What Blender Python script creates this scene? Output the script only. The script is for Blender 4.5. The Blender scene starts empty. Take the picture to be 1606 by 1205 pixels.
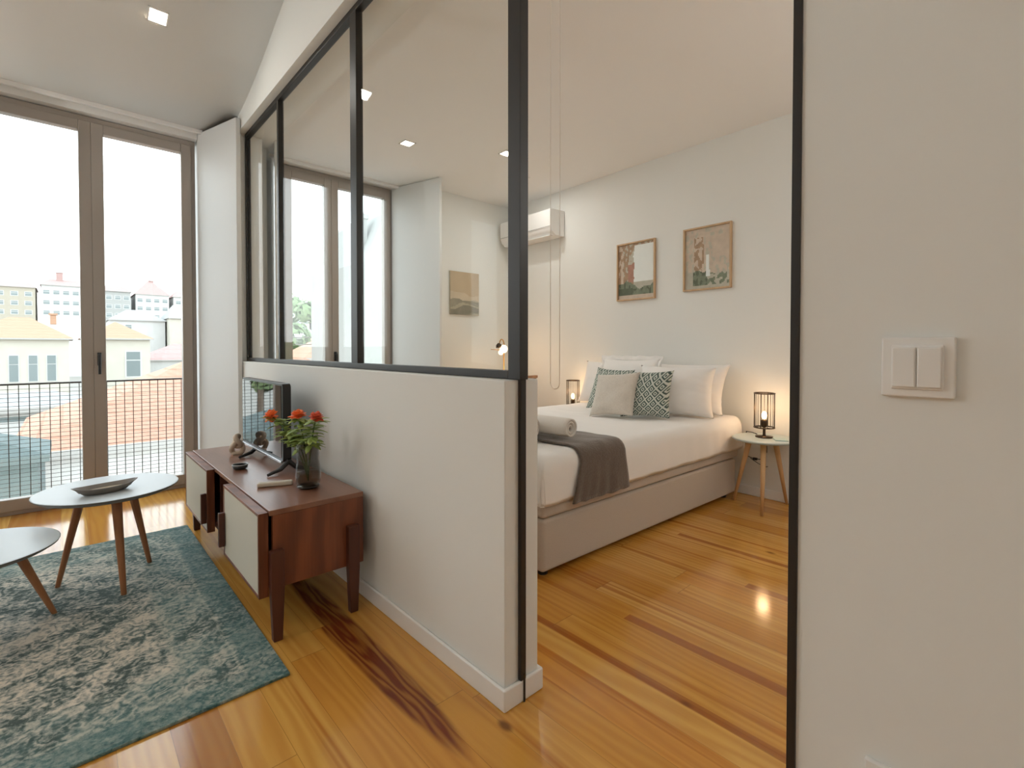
import bpy, bmesh, math, random
from mathutils import Vector, Matrix, noise
random.seed(7)
PI = math.pi
S = bpy.context.scene
COL = S.collection

# ------------------------------------------------------------------ mesh helpers
class MB:
    def __init__(s): s.v = []; s.f = []; s.m = []
    def add(s, vs, fs, mi=0):
        o = len(s.v); s.v += [Vector(p) for p in vs]
        s.f += [[i + o for i in f] for f in fs]; s.m += [mi] * len(fs)
        return s
    def box(s, x0, x1, y0, y1, z0, z1, M=None, mi=0):
        vs = [Vector((x, y, z)) for z in (z0, z1) for y in (y0, y1) for x in (x0, x1)]
        if M: vs = [M @ p for p in vs]
        return s.add(vs, [(0, 2, 3, 1), (4, 5, 7, 6), (0, 1, 5, 4), (2, 6, 7, 3), (0, 4, 6, 2), (1, 3, 7, 5)], mi)
    def prism(s, pts, z0, z1, mi=0):
        n = len(pts)
        a = sum(pts[i][0] * pts[(i + 1) % n][1] - pts[(i + 1) % n][0] * pts[i][1] for i in range(n))
        if a < 0: pts = pts[::-1]
        vs = [(p[0], p[1], z0) for p in pts] + [(p[0], p[1], z1) for p in pts]
        fs = [tuple(range(n - 1, -1, -1)), tuple(range(n, 2 * n))]
        fs += [(i, (i + 1) % n, n + (i + 1) % n, n + i) for i in range(n)]
        return s.add(vs, fs, mi)
    def tube(s, pts, r, seg=10, cap=True, mi=0):
        pts = [Vector(p) for p in pts]; n = len(pts)
        rs = r if isinstance(r, (list, tuple)) else [r] * n
        vs = []; up = None
        for i, p in enumerate(pts):
            t = (pts[min(i + 1, n - 1)] - pts[max(i - 1, 0)]).normalized()
            if up is None:
                up = Vector((0, 0, 1)) if abs(t.z) < .9 else Vector((1, 0, 0))
            a = t.cross(up).normalized(); b = a.cross(t).normalized(); up = b
            for k in range(seg):
                an = 2 * PI * k / seg
                vs.append(p + (a * math.cos(an) + b * math.sin(an)) * rs[i])
        fs = []
        for i in range(n - 1):
            for k in range(seg):
                k2 = (k + 1) % seg
                fs.append((i * seg + k, i * seg + k2, (i + 1) * seg + k2, (i + 1) * seg + k))
        if cap: fs += [tuple(range(seg - 1, -1, -1)), tuple(range((n - 1) * seg, n * seg))]
        return s.add(vs, fs, mi)
    def lathe(s, prof, seg=32, c=(0, 0, 0), mi=0, sx=1, sy=1, cap=True):
        vs = []
        for r, z in prof:
            for k in range(seg):
                an = 2 * PI * k / seg
                vs.append((c[0] + r * sx * math.cos(an), c[1] + r * sy * math.sin(an), c[2] + z))
        fs = []; n = len(prof)
        for i in range(n - 1):
            for k in range(seg):
                k2 = (k + 1) % seg
                fs.append((i * seg + k, i * seg + k2, (i + 1) * seg + k2, (i + 1) * seg + k))
        if cap: fs += [tuple(range(seg - 1, -1, -1)), tuple(range((n - 1) * seg, n * seg))]
        return s.add(vs, fs, mi)
    def grid(s, fn, nu, nv, mat=None):
        vs = [fn(i / nu, j / nv) for j in range(nv + 1) for i in range(nu + 1)]
        o = len(s.v); s.v += [Vector(p) for p in vs]
        for j in range(nv):
            for i in range(nu):
                a = o + j * (nu + 1) + i
                s.f.append([a, a + 1, a + nu + 2, a + nu + 1])
                s.m.append(mat((i + .5) / nu, (j + .5) / nv) if mat else 0)
        return s
    def ball(s, c, r, seg=14, rings=9, sc=(1, 1, 1), mi=0):
        prof = [(math.sin(PI * (i + .001) / rings * .9998), -math.cos(PI * i / rings)) for i in range(rings + 1)]
        vs = []
        for a, z in prof:
            for k in range(seg):
                an = 2 * PI * k / seg
                vs.append((c[0] + r * sc[0] * a * math.cos(an), c[1] + r * sc[1] * a * math.sin(an), c[2] + r * sc[2] * z))
        fs = []
        for i in range(rings):
            for k in range(seg):
                k2 = (k + 1) % seg
                fs.append((i * seg + k, i * seg + k2, (i + 1) * seg + k2, (i + 1) * seg + k))
        return s.add(vs, fs, mi)
    def xf(s, M):
        s.v = [M @ p for p in s.v]; return s
    def build(s, name, mat, parent=None, smooth=False, bevel=0, seg=2, sub=0, solid=0, fix=True, auto=None):
        off = parent.get('_o', (0, 0, 0)) if parent else (0, 0, 0)
        off = Vector(off)
        me = bpy.data.meshes.new(name)
        me.from_pydata([p - off for p in s.v], [], s.f)
        mats = mat if isinstance(mat, (list, tuple)) else [mat]
        for m in mats: me.materials.append(m)
        for p, mi in zip(me.polygons, s.m):
            p.material_index = mi; p.use_smooth = smooth
        if fix:
            bm = bmesh.new(); bm.from_mesh(me)
            bmesh.ops.recalc_face_normals(bm, faces=bm.faces)
            bm.to_mesh(me); bm.free()
        me.update()
        o = bpy.data.objects.new(name, me); COL.objects.link(o)
        if parent: o.parent = parent
        if bevel:
            b = o.modifiers.new('bevel', 'BEVEL'); b.width = bevel; b.segments = seg; b.limit_method = 'ANGLE'
            b.angle_limit = math.radians(40)
            for p in me.polygons: p.use_smooth = True
            w = o.modifiers.new('wn', 'WEIGHTED_NORMAL'); w.keep_sharp = True
        if solid:
            b = o.modifiers.new('solid', 'SOLIDIFY'); b.thickness = solid; b.offset = 0
        if sub:
            b = o.modifiers.new('sub', 'SUBSURF'); b.levels = sub; b.render_levels = sub
        return o

def thing(name, label, cat, loc=(0, 0, 0), rz=0, group=None, local=False):
    """Empty at the thing's base; unless local, parts are given in world coordinates."""
    o = bpy.data.objects.new(name, None); COL.objects.link(o)
    o.empty_display_size = .05
    o.location = loc; o.rotation_euler = (0, 0, rz)
    if not local: o['_o'] = list(loc)
    if label: o['label'] = label; o['category'] = cat
    if group: o['group'] = group
    return o
def tag(o, label, cat, group=None, kind=None):
    o['label'] = label; o['category'] = cat
    if group: o['group'] = group
    if kind: o['kind'] = kind
    return o
def struct(o): o['kind'] = 'structure'; return o
def dup(root, loc, label, rz=None, group=None):
    r = root.copy(); COL.objects.link(r); r.location = loc; r['label'] = label
    if rz is not None: r.rotation_euler = (0, 0, rz)
    if group: r['group'] = group
    for ch in list(root.children):
        c = ch.copy(); COL.objects.link(c); c.parent = r
        for g in list(ch.children):
            d = g.copy(); COL.objects.link(d); d.parent = c
    return r

# ------------------------------------------------------------------ material helpers
class X:
    """tiny expression wrapper over shader math nodes"""
    def __init__(s, t, sock): s.t = t; s.s = sock
    def _op(s, op, *o):
        n = s.t.nodes.new('ShaderNodeMath'); n.operation = op
        for i, a in enumerate((s,) + o):
            if isinstance(a, X): s.t.links.new(a.s, n.inputs[i])
            else: n.inputs[i].default_value = a
        return X(s.t, n.outputs[0])
    def __add__(s, o): return s._op('ADD', o)
    def __sub__(s, o): return s._op('SUBTRACT', o)
    def __mul__(s, o): return s._op('MULTIPLY', o)
    def __truediv__(s, o): return s._op('DIVIDE', o)
    def abs(s): return s._op('ABSOLUTE')
    def floor(s): return s._op('FLOOR')
    def fract(s): return s._op('FRACT')
    def sin(s): return s._op('SINE')
    def sqrt(s): return s._op('SQRT')
    def gt(s, o): return s._op('GREATER_THAN', o)
    def lt(s, o): return s._op('LESS_THAN', o)
    def min(s, o): return s._op('MINIMUM', o)
    def max(s, o): return s._op('MAXIMUM', o)
    def step(s, a, b):
        n = s.t.nodes.new('ShaderNodeMapRange'); n.interpolation_type = 'SMOOTHSTEP'
        s.t.links.new(s.s, n.inputs[0]); n.inputs[1].default_value = a; n.inputs[2].default_value = b
        return X(s.t, n.outputs[0])

class M:
    def __init__(s, name):
        s.mat = bpy.data.materials.new(name); s.mat.use_nodes = True
        s.t = s.mat.node_tree; s.b = s.t.nodes['Principled BSDF']; s.out = s.t.nodes['Material Output']
        s._c = None
    def co(s, gen=False):
        if not s._c: s._c = s.t.nodes.new('ShaderNodeTexCoord')
        return s._c.outputs['Generated' if gen else 'Object']
    def xyz(s, gen=False):
        n = s.t.nodes.new('ShaderNodeSeparateXYZ'); s.t.links.new(s.co(gen), n.inputs[0])
        return [X(s.t, n.outputs[i]) for i in range(3)]
    def vec(s, x=0, y=0, z=0):
        n = s.t.nodes.new('ShaderNodeCombineXYZ')
        for i, a in enumerate((x, y, z)):
            if isinstance(a, X): s.t.links.new(a.s, n.inputs[i])
            else: n.inputs[i].default_value = a
        return n.outputs[0]
    def noise(s, v=None, scale=5, detail=3, rough=.5, dist=0):
        n = s.t.nodes.new('ShaderNodeTexNoise'); s.t.links.new(v if v else s.co(), n.inputs['Vector'])
        n.inputs['Scale'].default_value = scale; n.inputs['Detail'].default_value = detail
        n.inputs['Roughness'].default_value = rough; n.inputs['Distortion'].default_value = dist
        return X(s.t, n.outputs[0])
    def white(s, v):
        n = s.t.nodes.new('ShaderNodeTexWhiteNoise'); s.t.links.new(v, n.inputs['Vector'])
        return X(s.t, n.outputs['Value'])
    def voro(s, v=None, scale=5, feature='F1'):
        n = s.t.nodes.new('ShaderNodeTexVoronoi'); n.feature = feature
        s.t.links.new(v if v else s.co(), n.inputs['Vector']); n.inputs['Scale'].default_value = scale
        return X(s.t, n.outputs[0])
    def ramp(s, f, stops, const=False):
        n = s.t.nodes.new('ShaderNodeValToRGB'); e = n.color_ramp.elements
        if const: n.color_ramp.interpolation = 'CONSTANT'
        while len(e) < len(stops): e.new(.5)
        for el, (p, c) in zip(e, stops): el.position = p; el.color = (*c, 1)
        s.t.links.new(f.s, n.inputs[0]); return n.outputs[0]
    def mix(s, f, a, b, mode='MIX'):
        n = s.t.nodes.new('ShaderNodeMix'); n.data_type = 'RGBA'; n.blend_type = mode
        for idx, q in ((0, f), (6, a), (7, b)):
            if isinstance(q, X): s.t.links.new(q.s, n.inputs[idx])
            elif isinstance(q, bpy.types.NodeSocket): s.t.links.new(q, n.inputs[idx])
            elif idx == 0: n.inputs[0].default_value = q
            else: n.inputs[idx].default_value = (*q, 1)
        return n.outputs[2]
    def set(s, color=None, rough=None, metal=None, spec=None, coat=None, sheen=None, emit=None, estr=1):
        I = s.b.inputs
        if color is not None:
            if isinstance(color, bpy.types.NodeSocket): s.t.links.new(color, I['Base Color'])
            else: I['Base Color'].default_value = (*color, 1)
        if rough is not None:
            if isinstance(rough, X): s.t.links.new(rough.s, I['Roughness'])
            else: I['Roughness'].default_value = rough
        if metal is not None: I['Metallic'].default_value = metal
        if spec is not None: I['Specular IOR Level'].default_value = spec
        if coat is not None: I['Coat Weight'].default_value = coat; I['Coat Roughness'].default_value = .15
        if sheen is not None: I['Sheen Weight'].default_value = sheen
        if emit is not None:
            I['Emission Color'].default_value = (*emit, 1); I['Emission Strength'].default_value = estr
        return s
    def bump(s, h, strength=.3, dist=.01):
        n = s.t.nodes.new('ShaderNodeBump'); n.inputs['Strength'].default_value = strength
        n.inputs['Distance'].default_value = dist; s.t.links.new(h.s, n.inputs['Height'])
        s.t.links.new(n.outputs[0], s.b.inputs['Normal']); return s

def plain(name, color, rough=.5, metal=0, nz=0, nscale=30, var=0, **k):
    m = M(name)
    if var:
        f = m.noise(scale=nscale, detail=4)
        c = m.mix(f, tuple(max(0, a * (1 - var)) for a in color), tuple(min(1, a * (1 + var)) for a in color))
        m.set(c, rough, metal, **k)
    else: m.set(color, rough, metal, **k)
    if nz: m.bump(m.noise(scale=nscale, detail=5), nz, .004)
    return m.mat
def fabric(name, color, scale=300, var=.18, strength=.35, sheen=.2):
    m = M(name); x, y, z = m.xyz()
    f = m.noise(scale=scale, detail=2); g = m.noise(scale=9, detail=3)
    c = m.mix(f, tuple(a * (1 - var) for a in color), tuple(min(1, a * (1 + var)) for a in color))
    m.set(c, .9, sheen=sheen); m.bump(f + g * .6, strength, .003); return m.mat
def wood(name, c0, c1, axis='y', scale=1., rough=.4, coat=0):
    m = M(name); x, y, z = m.xyz(); A = {'x': (x, y, z), 'y': (y, x, z), 'z': (z, x, y)}[axis]
    warp = m.noise(m.vec(A[0] * 1.2 * scale, A[1] * 6 * scale, A[2] * 6 * scale), 1.5, 3)
    ring = ((A[1] * 55 * scale + A[2] * 40 * scale + warp * 16).sin() * .5 + .5)
    fine = m.noise(m.vec(A[0] * 6 * scale, A[1] * 150 * scale, A[2] * 150 * scale), 1, 4)
    f = ring * .45 + fine * .4 + warp * .3
    m.set(m.mix(f, c0, c1), rough, coat=coat); m.bump(fine, .12, .002); return m.mat
def glassy(name, tint=(1, 1, 1), ior=1.45, rough=.0, k=1.):
    m = M(name); t = m.t; t.nodes.remove(m.b)
    tr = t.nodes.new('ShaderNodeBsdfTransparent'); tr.inputs[0].default_value = (*tint, 1)
    gl = t.nodes.new('ShaderNodeBsdfGlossy'); gl.inputs['Roughness'].default_value = rough
    lw = t.nodes.new('ShaderNodeLayerWeight'); lw.inputs['Blend'].default_value = .5
    r0 = ((ior - 1) / (ior + 1)) ** 2; q = X(t, lw.outputs['Facing'])     # Schlick, the same from both sides
    fr = ((q * q * q * q * q) * (1 - r0) + r0) * k
    mx = t.nodes.new('ShaderNodeMixShader')
    t.links.new(fr.s, mx.inputs[0]); t.links.new(tr.outputs[0], mx.inputs[1]); t.links.new(gl.outputs[0], mx.inputs[2])
    t.links.new(mx.outputs[0], m.out.inputs[0]); return m.mat

WALL = (.795, .805, .785)
m_wall = M('wall_paint'); m_wall.set(WALL, .75, spec=.2); m_wall.bump(m_wall.noise(scale=180, detail=3), .04, .002); m_wall = m_wall.mat
m_ceil = plain('ceiling_paint', (.88, .88, .875), .8, spec=.15)
m_trim = plain('white_trim', (.83, .825, .81), .4)
m_shut = plain('white_shutter_paint', (.69, .70, .695), .5)
m_black = plain('black_steel', (.018, .016, .015), .42, .0, nz=.05, nscale=60)
m_alu = plain('grey_aluminium', (.39, .35, .315), .42, .15)
m_glass = glassy('window_glass', (.97, .985, .98), 1.4)
m_pane = glassy('partition_glass', (.975, .985, .98), 1.35, k=.38)
m_white = plain('white_plastic', (.82, .815, .80), .35)
m_blackpl = plain('black_plastic', (.012, .012, .013), .3)

# floor --------------------------------------------------------------
def floor_mat():
    m = M('pine_plank_floor'); x, y, z = m.xyz(); W = .118
    px = (x + .03) / W; pid = px.floor(); fx = px.fract()
    r0 = m.white(m.vec(pid, 3.7, 0))
    ly = y / 2.3 + r0 * 5; lid = ly.floor(); fy = ly.fract()
    tone = m.white(m.vec(pid, lid, 1.3)); r2 = m.white(m.vec(pid, lid, 8.1))
    wx = m.noise(m.vec(x * 5 + r2 * 20, y * .55, r2 * 9), 1, 3, .5)
    rings = ((x * 150 + wx * 46 + r2 * 30).sin() * .5 + .5)
    fine = m.noise(m.vec(x * 130, y * 3.5, r2 * 5), 1, 4)
    streak = m.noise(m.vec(x * 26 + r2 * 31, y * .35, r2 * 3), 1, 2).step(.58, .72)
    base = m.ramp(tone, [(0, (.60, .285, .045)), (.35, (.68, .355, .07)), (.7, (.74, .425, .105)), (1, (.64, .285, .042))])
    c = m.mix(rings * .30 + fine * .18, base, (.42, .135, .018))
    c = m.mix(streak * .6, c, (.36, .10, .012))
    dark = m.white(m.vec(pid, lid, 5.5)).gt(.9)
    c = m.mix(dark * .45, c, (.30, .085, .012))
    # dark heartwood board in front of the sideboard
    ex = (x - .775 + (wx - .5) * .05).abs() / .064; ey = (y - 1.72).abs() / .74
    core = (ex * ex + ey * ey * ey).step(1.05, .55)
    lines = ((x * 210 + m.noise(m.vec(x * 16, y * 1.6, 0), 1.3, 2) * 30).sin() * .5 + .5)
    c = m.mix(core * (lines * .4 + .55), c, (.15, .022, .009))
    # narrow dark grain bands on the bedroom boards
    for bx, bw, y0, y1 in ((1.655, .026, -1., 1.12), (1.385, .020, -1., 1.5), (2.28, .030, -.5, .9), (2.62, .02, .2, 1.42)):
        band = ((x - bx + (fine - .5) * .012).abs() / bw).step(1., .7) * y.gt(y0) * y.lt(y1)
        c = m.mix(band * .72, c, (.30, .075, .010))
    # knots
    kn = m.voro(m.vec(x * 2.1, y * 1.1, 0), 1.0).step(.045, .02)
    c = m.mix(kn * .8, c, (.12, .035, .01))
    gap = (fx.lt(.012) + fy.lt(.0012)).min(1)
    c = m.mix(gap * .5, c, (.16, .06, .015))
    m.set(c, fine * .07 + .10, spec=.5)
    m.bump(fine * .2 - gap, .10, .002); return m.mat
m_floor = floor_mat()

def rug_mat():
    m = M('vintage_rug'); x, y, z = m.xyz()      # object origin at the rug centre
    HX, HY = 1.2, .915
    wv = (m.noise(scale=7, detail=3) - .5) * .07
    ax = x.abs(); ay = y.abs()
    edge = (x * -1 + HX).min(ay * -1 + HY) + wv * .25
    # mirrored medallion coordinates
    rx = ((x + .1) / .62 + wv); ry = (y / .62 + wv)
    r = (rx.abs() * 1.0 + ry.abs() * 1.1)
    med = ((r * 17 + (rx * 14).sin() * .9 + (ry * 14).sin() * .9).sin() * .5 + .5)
    tx = (x / .115 + wv * 6).fract() - .5; ty = (y / .115 + wv * 6).fract() - .5
    orn = ((tx * tx + ty * ty).sqrt() * 26).sin() * .5 + .5
    vine = ((x * 44 + (y * 33).sin() * 2.2 + wv * 30).sin() * (y * 39 + (x * 37).sin() * 2.2).sin())
    fibre = m.noise(scale=66, detail=6, rough=.78); blot = m.noise(scale=3.0, detail=5, rough=.62)
    worn = m.noise(m.vec(x * 9, y * 26, 0), 1, 4, .65)
    g = m.noise(scale=13, detail=3); curl = ((g * 44 + med * 3).sin() * .5 + .5)
    f = med * .22 + orn * .10 + curl * .30 + vine * .10 + (fibre - .5) * 1.5 + (blot - .5) * 1.3 + (worn - .5) * .6 + .13
    pat = m.ramp(f, [(.18, (.05, .078, .072)), (.34, (.18, .215, .195)), (.48, (.345, .345, .305)), (.62, (.53, .495, .42)), (.80, (.72, .65, .54))])
    border = edge.step(.30, .24); line1 = (edge - .27).abs().step(.010, .004); line2 = (edge - .115).abs().step(.008, .003)
    teal = m.ramp(fibre * .9 + orn * .2 + curl * .1, [(.25, (.04, .12, .125)), (.5, (.10, .21, .21)), (.8, (.33, .39, .35))])
    outer = edge.step(.115, .085); side = (x + y * .25).step(.55, 1.15) * .7 + .12
    c = m.mix(border * blot.step(.36, .62) * .6, pat, teal)
    c = m.mix(side * (blot * .9 + .2) * .5, c, teal)
    c = m.mix(outer * (blot * 1.2).min(1) * .9, c, m.ramp(fibre + (worn - .5) * .8, [(.3, (.025, .085, .095)), (.52, (.08, .18, .18)), (.75, (.26, .33, .30))]))
    c = m.mix((line1 + line2) * .35 * fibre.step(.38, .55), c, (.55, .55, .46))
    m.set(c, .95, sheen=.15, spec=.1); m.bump(fibre + orn * .3, .5, .004); return m.mat

# ------------------------------------------------------------------ ROOM SHELL
GX = .955            # living-room face of the partition
def wall(name, pts, z0, z1, mat=None):
    return struct(MB().prism(pts, z0, z1).build(name, mat or m_wall))
fl = MB().box(-3.3, 4.2, -2.6, 4.62, -.12, 0); struct(fl.build('floor', m_floor))
# wall that carries both windows (openings x -.47..768 and 1.385..2.47)
wall('wall_window', [(.955, 4.2), (1.12, 4.2), (1.12, 4.02), (.955, 4.02)], 0, 3.2)
wall('wall_window', [(.77, 4.62), (.955, 4.2), (1.2, 4.2), (1.385, 4.62)], 0, 3.2)
wall('wall_window', [(2.47, 4.62), (2.62, 4.2), (4.0, 4.2), (4.0, 4.62)], 0, 3.2)
wall('wall_window', [(-.49, 4.62), (-.63, 4.2), (-1.2, 4.2), (-1.34, 4.62)], 0, 3.2)
wall('wall_window', [(-2.55, 4.62), (-2.69, 4.2), (-3.3, 4.2), (-3.3, 4.62)], 0, 3.2)
for a, b in ((-.49, .77), (1.385, 2.47), (-2.55, -1.34)):
    wall('wall_window', [(a, 4.43), (b, 4.43), (b, 4.62), (a, 4.62)], 2.69, 3.2, m_trim)
# half-height wall, full-height wall nearest the camera, lintel over the glazing
hw = MB().prism([(.955, 1.072), (1.095, 1.072), (1.095, 4.02), (.955, 4.02)], 0, .985)
struct(hw.build('wall_middle', m_wall, bevel=.004))
struct(MB().prism([(.955, .2895), (1.095, .2895), (1.095, -2.6), (.955, -2.6)], 0, 2.665).build('wall_right', m_wall))
wall('wall_above', [(.955, -2.6), (1.2, -2.6), (1.2, 4.2), (.955, 4.2)], 2.665, 4.0)
# bedroom walls (headboard wall is a touch out of square)
wb = struct(MB().box(0, .2, 0, 5.52, 0, 3.0).build('wall_bedroom', m_wall)); wb.location = (3.615, -1.2, 0); wb.rotation_euler = (0, 0, -math.atan2(.2, 5.5))
wall('wall_front', [(1.095, -1.2), (4.2, -1.2), (4.2, -1.4), (1.095, -1.4)], 0, 3.0)
wall('wall_back', [(-3.3, -2.6), (.955, -2.6), (.955, -2.75), (-3.3, -2.75)], 0, 4.0)
wall('wall_left', [(-3.3, -2.75), (-3.3, 4.62), (-3.45, 4.62), (-3.45, -2.75)], 0, 4.0)
struct(MB().box(1.2, 4.2, -1.4, 4.62, 2.70, 2.9).build('ceiling', m_ceil))
# living-room ceiling: flat by the window, then rising towards the back
c = MB(); 
prof = [(4.62, 2.75)] + [(4.44 - 1.08 * i / 16, 2.75 + .372 * (1.08 * i / 16) ** 2 / 2.16) for i in range(17)] + [(1.0, 2.75 + .372 * 2.9), (-2.75, 2.75 + .372 * 2.9)]
lo = [(-3.45, y, z) for y, z in prof] + [(.955, y, z) for y, z in prof]
hi = [(-3.45, y, z + .2) for y, z in prof] + [(.955, y, z + .2) for y, z in prof]
v = lo + hi; fs = []; n = len(prof); h = 2 * n
for i in range(n - 1):
    fs += [(i, i + 1, i + n + 1, i + n), (h + i, h + n + i, h + n + i + 1, h + i + 1)]
    fs += [(i, h + i, h + i + 1, i + 1), (n + i, n + i + 1, h + n + i + 1, h + n + i)]
fs += [(0, n, h + n, h), (n - 1, h + n - 1, h + 2 * n - 1, 2 * n - 1)]
cl = struct(c.add(v, fs).build('ceiling', m_ceil))
for p in cl.data.polygons: p.use_smooth = 0 < p.index and abs(p.normal.x) < .5 and p.normal.z < -.5
# baseboards
def bboard(name, pts): 
    return struct(MB().prism(pts, 0, .068).build(name, m_trim, bevel=.006))
B = .013
bboard('baseboard_middle', [(.955 - B, 1.072 - B), (1.095 + B, 1.072 - B), (1.095 + B, 4.02), (1.095, 4.02), (1.095, 1.072), (.955, 1.072), (.955, 4.02), (.955 - B, 4.02)])
bboard('baseboard_bedroom', [(3.615, -1.2), (3.815, 4.2), (3.815 - B, 4.2), (3.615 - B, -1.2)])
bboard('baseboard_right', [(.955, .28), (.955, -2.6), (.955 - B, -2.6), (.955 - B, .28)])
bboard('baseboard_window', [(2.70, 4.2), (3.8, 4.2), (3.8, 4.2 - B), (2.70, 4.2 - B)])
# black jamb of the doorway, curtain track above the living-room window
j = MB().box(.950, 1.09, .2895, .304, 0, 2.665)
struct(j.build('trim_1', m_black, bevel=.001))
t = MB().box(-.56, .80, 4.375, 4.40, 2.722, 2.752)
struct(t.build('trim_2', m_trim, bevel=.003))
struct(MB().box(1.25, 2.6, 4.36, 4.40, 2.675, 2.70).build('trim_3', m_trim, bevel=.003))

# ------------------------------------------------------------------ WINDOWS
def french_window(name, x0, x1, xm, y=4.52, ztop=2.685, handle=True):
    w = thing(name, None, None, (x0, y, 0)); struct(w)
    f = MB().box(x0, x0 + .03, y - .03, y + .05, 0, ztop).box(x1 - .03, x1, y - .03, y + .05, 0, ztop)
    f.box(x0 + .03, x1 - .03, y - .03, y + .05, ztop - .04, ztop).box(x0 + .03, x1 - .03, y - .03, y + .05, 0, .03)
    f.build('window_frame', m_alu, w, bevel=.003)
    for a, b, side in ((x0 + .028, xm, 0), (xm, x1 - .028, 1)):
        l = MB(); s = .066; z0, z1 = .028, ztop - .038
        l.box(a, a + s, y - .045, y + .02, z0, z1).box(b - s, b, y - .045, y + .02, z0, z1)
        l.box(a + s, b - s, y - .045, y + .02, z1 - s, z1).box(a + s, b - s, y - .045, y + .02, z0, z0 + s + .012)
        lf = l.build('casement', m_alu, w, bevel=.004)
        lf['_o'] = w['_o']
        MB().box(a + s - .005, b - s + .005, y - .012, y - .006, z0 + s, z1 - s + .005).build('pane', m_glass, lf)
        if side == 1 and handle:
            h = MB().box(xm + .018, xm + .040, y - .057, y - .044, .96, 1.05)
            h.tube([(xm + .029, y - .05, 1.035), (xm + .029, y - .085, 1.035), (xm + .029, y - .09, 1.025), (xm + .029, y - .09, .90)], .009, 8)
            h.build('window_handle', m_blackpl, lf, smooth=False, bevel=.002)
    return w
french_window('window_1', -.485, .765, .149)
french_window('window_2', 1.39, 2.465, 1.835)
french_window('window_3', -2.545, -1.345, -1.945, handle=False)  # unseen window, added to let more daylight into the living room

# shutters: white panels swung open beside each window
def shutter(loc, to, label, grp='white panels beside the windows'):
    r = thing('shutter_panel', label, 'shutter', (loc[0], loc[1], 0), 0, grp)
    d = Vector((to[0] - loc[0], to[1] - loc[1], 0)); L = d.length; a = math.atan2(d.y, d.x)
    R = Matrix.Translation((loc[0], loc[1], 0)) @ Matrix.Rotation(a, 4, 'Z')
    MB().box(0, L, -.016, .016, .02, 2.735 if loc[0] < 1 else 2.69, R).build('panel', m_shut, r, bevel=.004)
    for z in (.3, 1.3, 2.4): MB().tube([R @ Vector((0, -.008, z)), R @ Vector((0, -.008, z + .09))], .007, 8).build('hinge', m_white, r)
    return r
shutter((.785, 4.45), (.935, 3.925), 'tall white shutter panel beside the television sideboard')
shutter((2.46, 4.45), (2.63, 3.86), 'tall white shutter panel right of the bedroom window, seen through glass')
shutter((1.375, 4.45), (1.225, 4.03), 'white shutter panel in shade behind the narrowest glass pane')

# ------------------------------------------------------------------ GLASS PARTITION
gp = thing('glass_partition', 'black steel framed glass screen standing on the white half wall', 'glass partition', (1.0, 1.05, .985))
X0, X1 = 1.0, 1.034
MB().box(X0, X1, 1.108, 4.02, .986, 1.012).build('bottom_rail', m_black, gp, bevel=.002)
MB().box(X0, X1, 1.054, 4.02, 2.635, 2.665).build('top_rail', m_black, gp, bevel=.002)
MB().box(X0, X1, 1.054, 1.108, .986, 2.635).box(X0 + .008, X0 + .030, 1.058, 1.0715, .068, .986).box(X0 + .018, X0 + .026, 1.0555, 1.0585, 0, .09).build('end_post', m_black, gp, bevel=.002)
MB().box(X0, X1, 4.0, 4.02, 1.012, 2.635).build('wall_post', m_black, gp)
for y in (2.15, 3.27):
    MB().box(X0, X1, y - .014 if y > 3 else y, y + .014 if y > 3 else y + .066, 1.012, 2.635).build('mullion', m_black, gp, bevel=.002)
for a, b in ((1.108, 2.15), (2.216, 3.256), (3.284, 4.0)):
    MB().box(X0 + .014, X0 + .020, a, b, 1.012, 2.635).build('glass_pane', m_pane, gp)
# pull cords hanging by the doorway on the bedroom side
cd = MB()
for yy in (1.035, 1.075):
    cd.tube([(1.155, yy, 2.665), (1.155, yy, 0.97)], .0010, 6)
cd.tube([(1.155, 1.035 + .02 - .02 * math.cos(a * PI / 8), 0.97 - .02 * math.sin(a * PI / 8)) for a in range(9)], .0016, 6)
tag(cd.build('pull_cord', plain('pale_cord', (.90, .87, .82), .7), smooth=True), 'thin pale loop of cord hanging beside the black doorway post', 'cord')

# ------------------------------------------------------------------ SWITCH, SOCKET, WALL UNIT
sw = thing('light_switch', 'white double rocker light switch on the right wall', 'light switch', (GX, .1275, 1.05))
MB().box(GX - .012, GX, .084, .171, 1.006, 1.097).build('switch_plate', m_white, sw, bevel=.003)
MB().box(GX - .016, GX - .011, .0965, .1585, 1.018, 1.085).build('inner_frame', m_white, sw, bevel=.002)
for a in (.0985, .1285):
    MB().box(GX - .021, GX - .015, a, a + .028, 1.0215, 1.0815).build('rocker', m_white, sw, bevel=.002)
so = thing('wall_socket', 'white wall socket at the bottom edge below the switch', 'socket', (GX, .14, .37))
MB().box(GX - .010, GX, .098, .187, .33, .418).build('socket_plate', m_white, so, bevel=.003)
MB().box(GX - .013, GX - .009, .110, .175, .342, .406).build('socket_face', m_white, so, bevel=.003)
wu = thing('wall_unit', 'white fixture peeking in at the top right on the right wall', 'wall fixture', (GX, .04, 1.65))
MB().box(GX - .035, GX, -.03, .087, 1.588, 1.72).build('housing', m_white, wu, bevel=.006)
MB().box(GX - .037, GX - .034, -.015, .072, 1.63, 1.705).build('cover', m_white, wu, bevel=.004)

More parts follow.
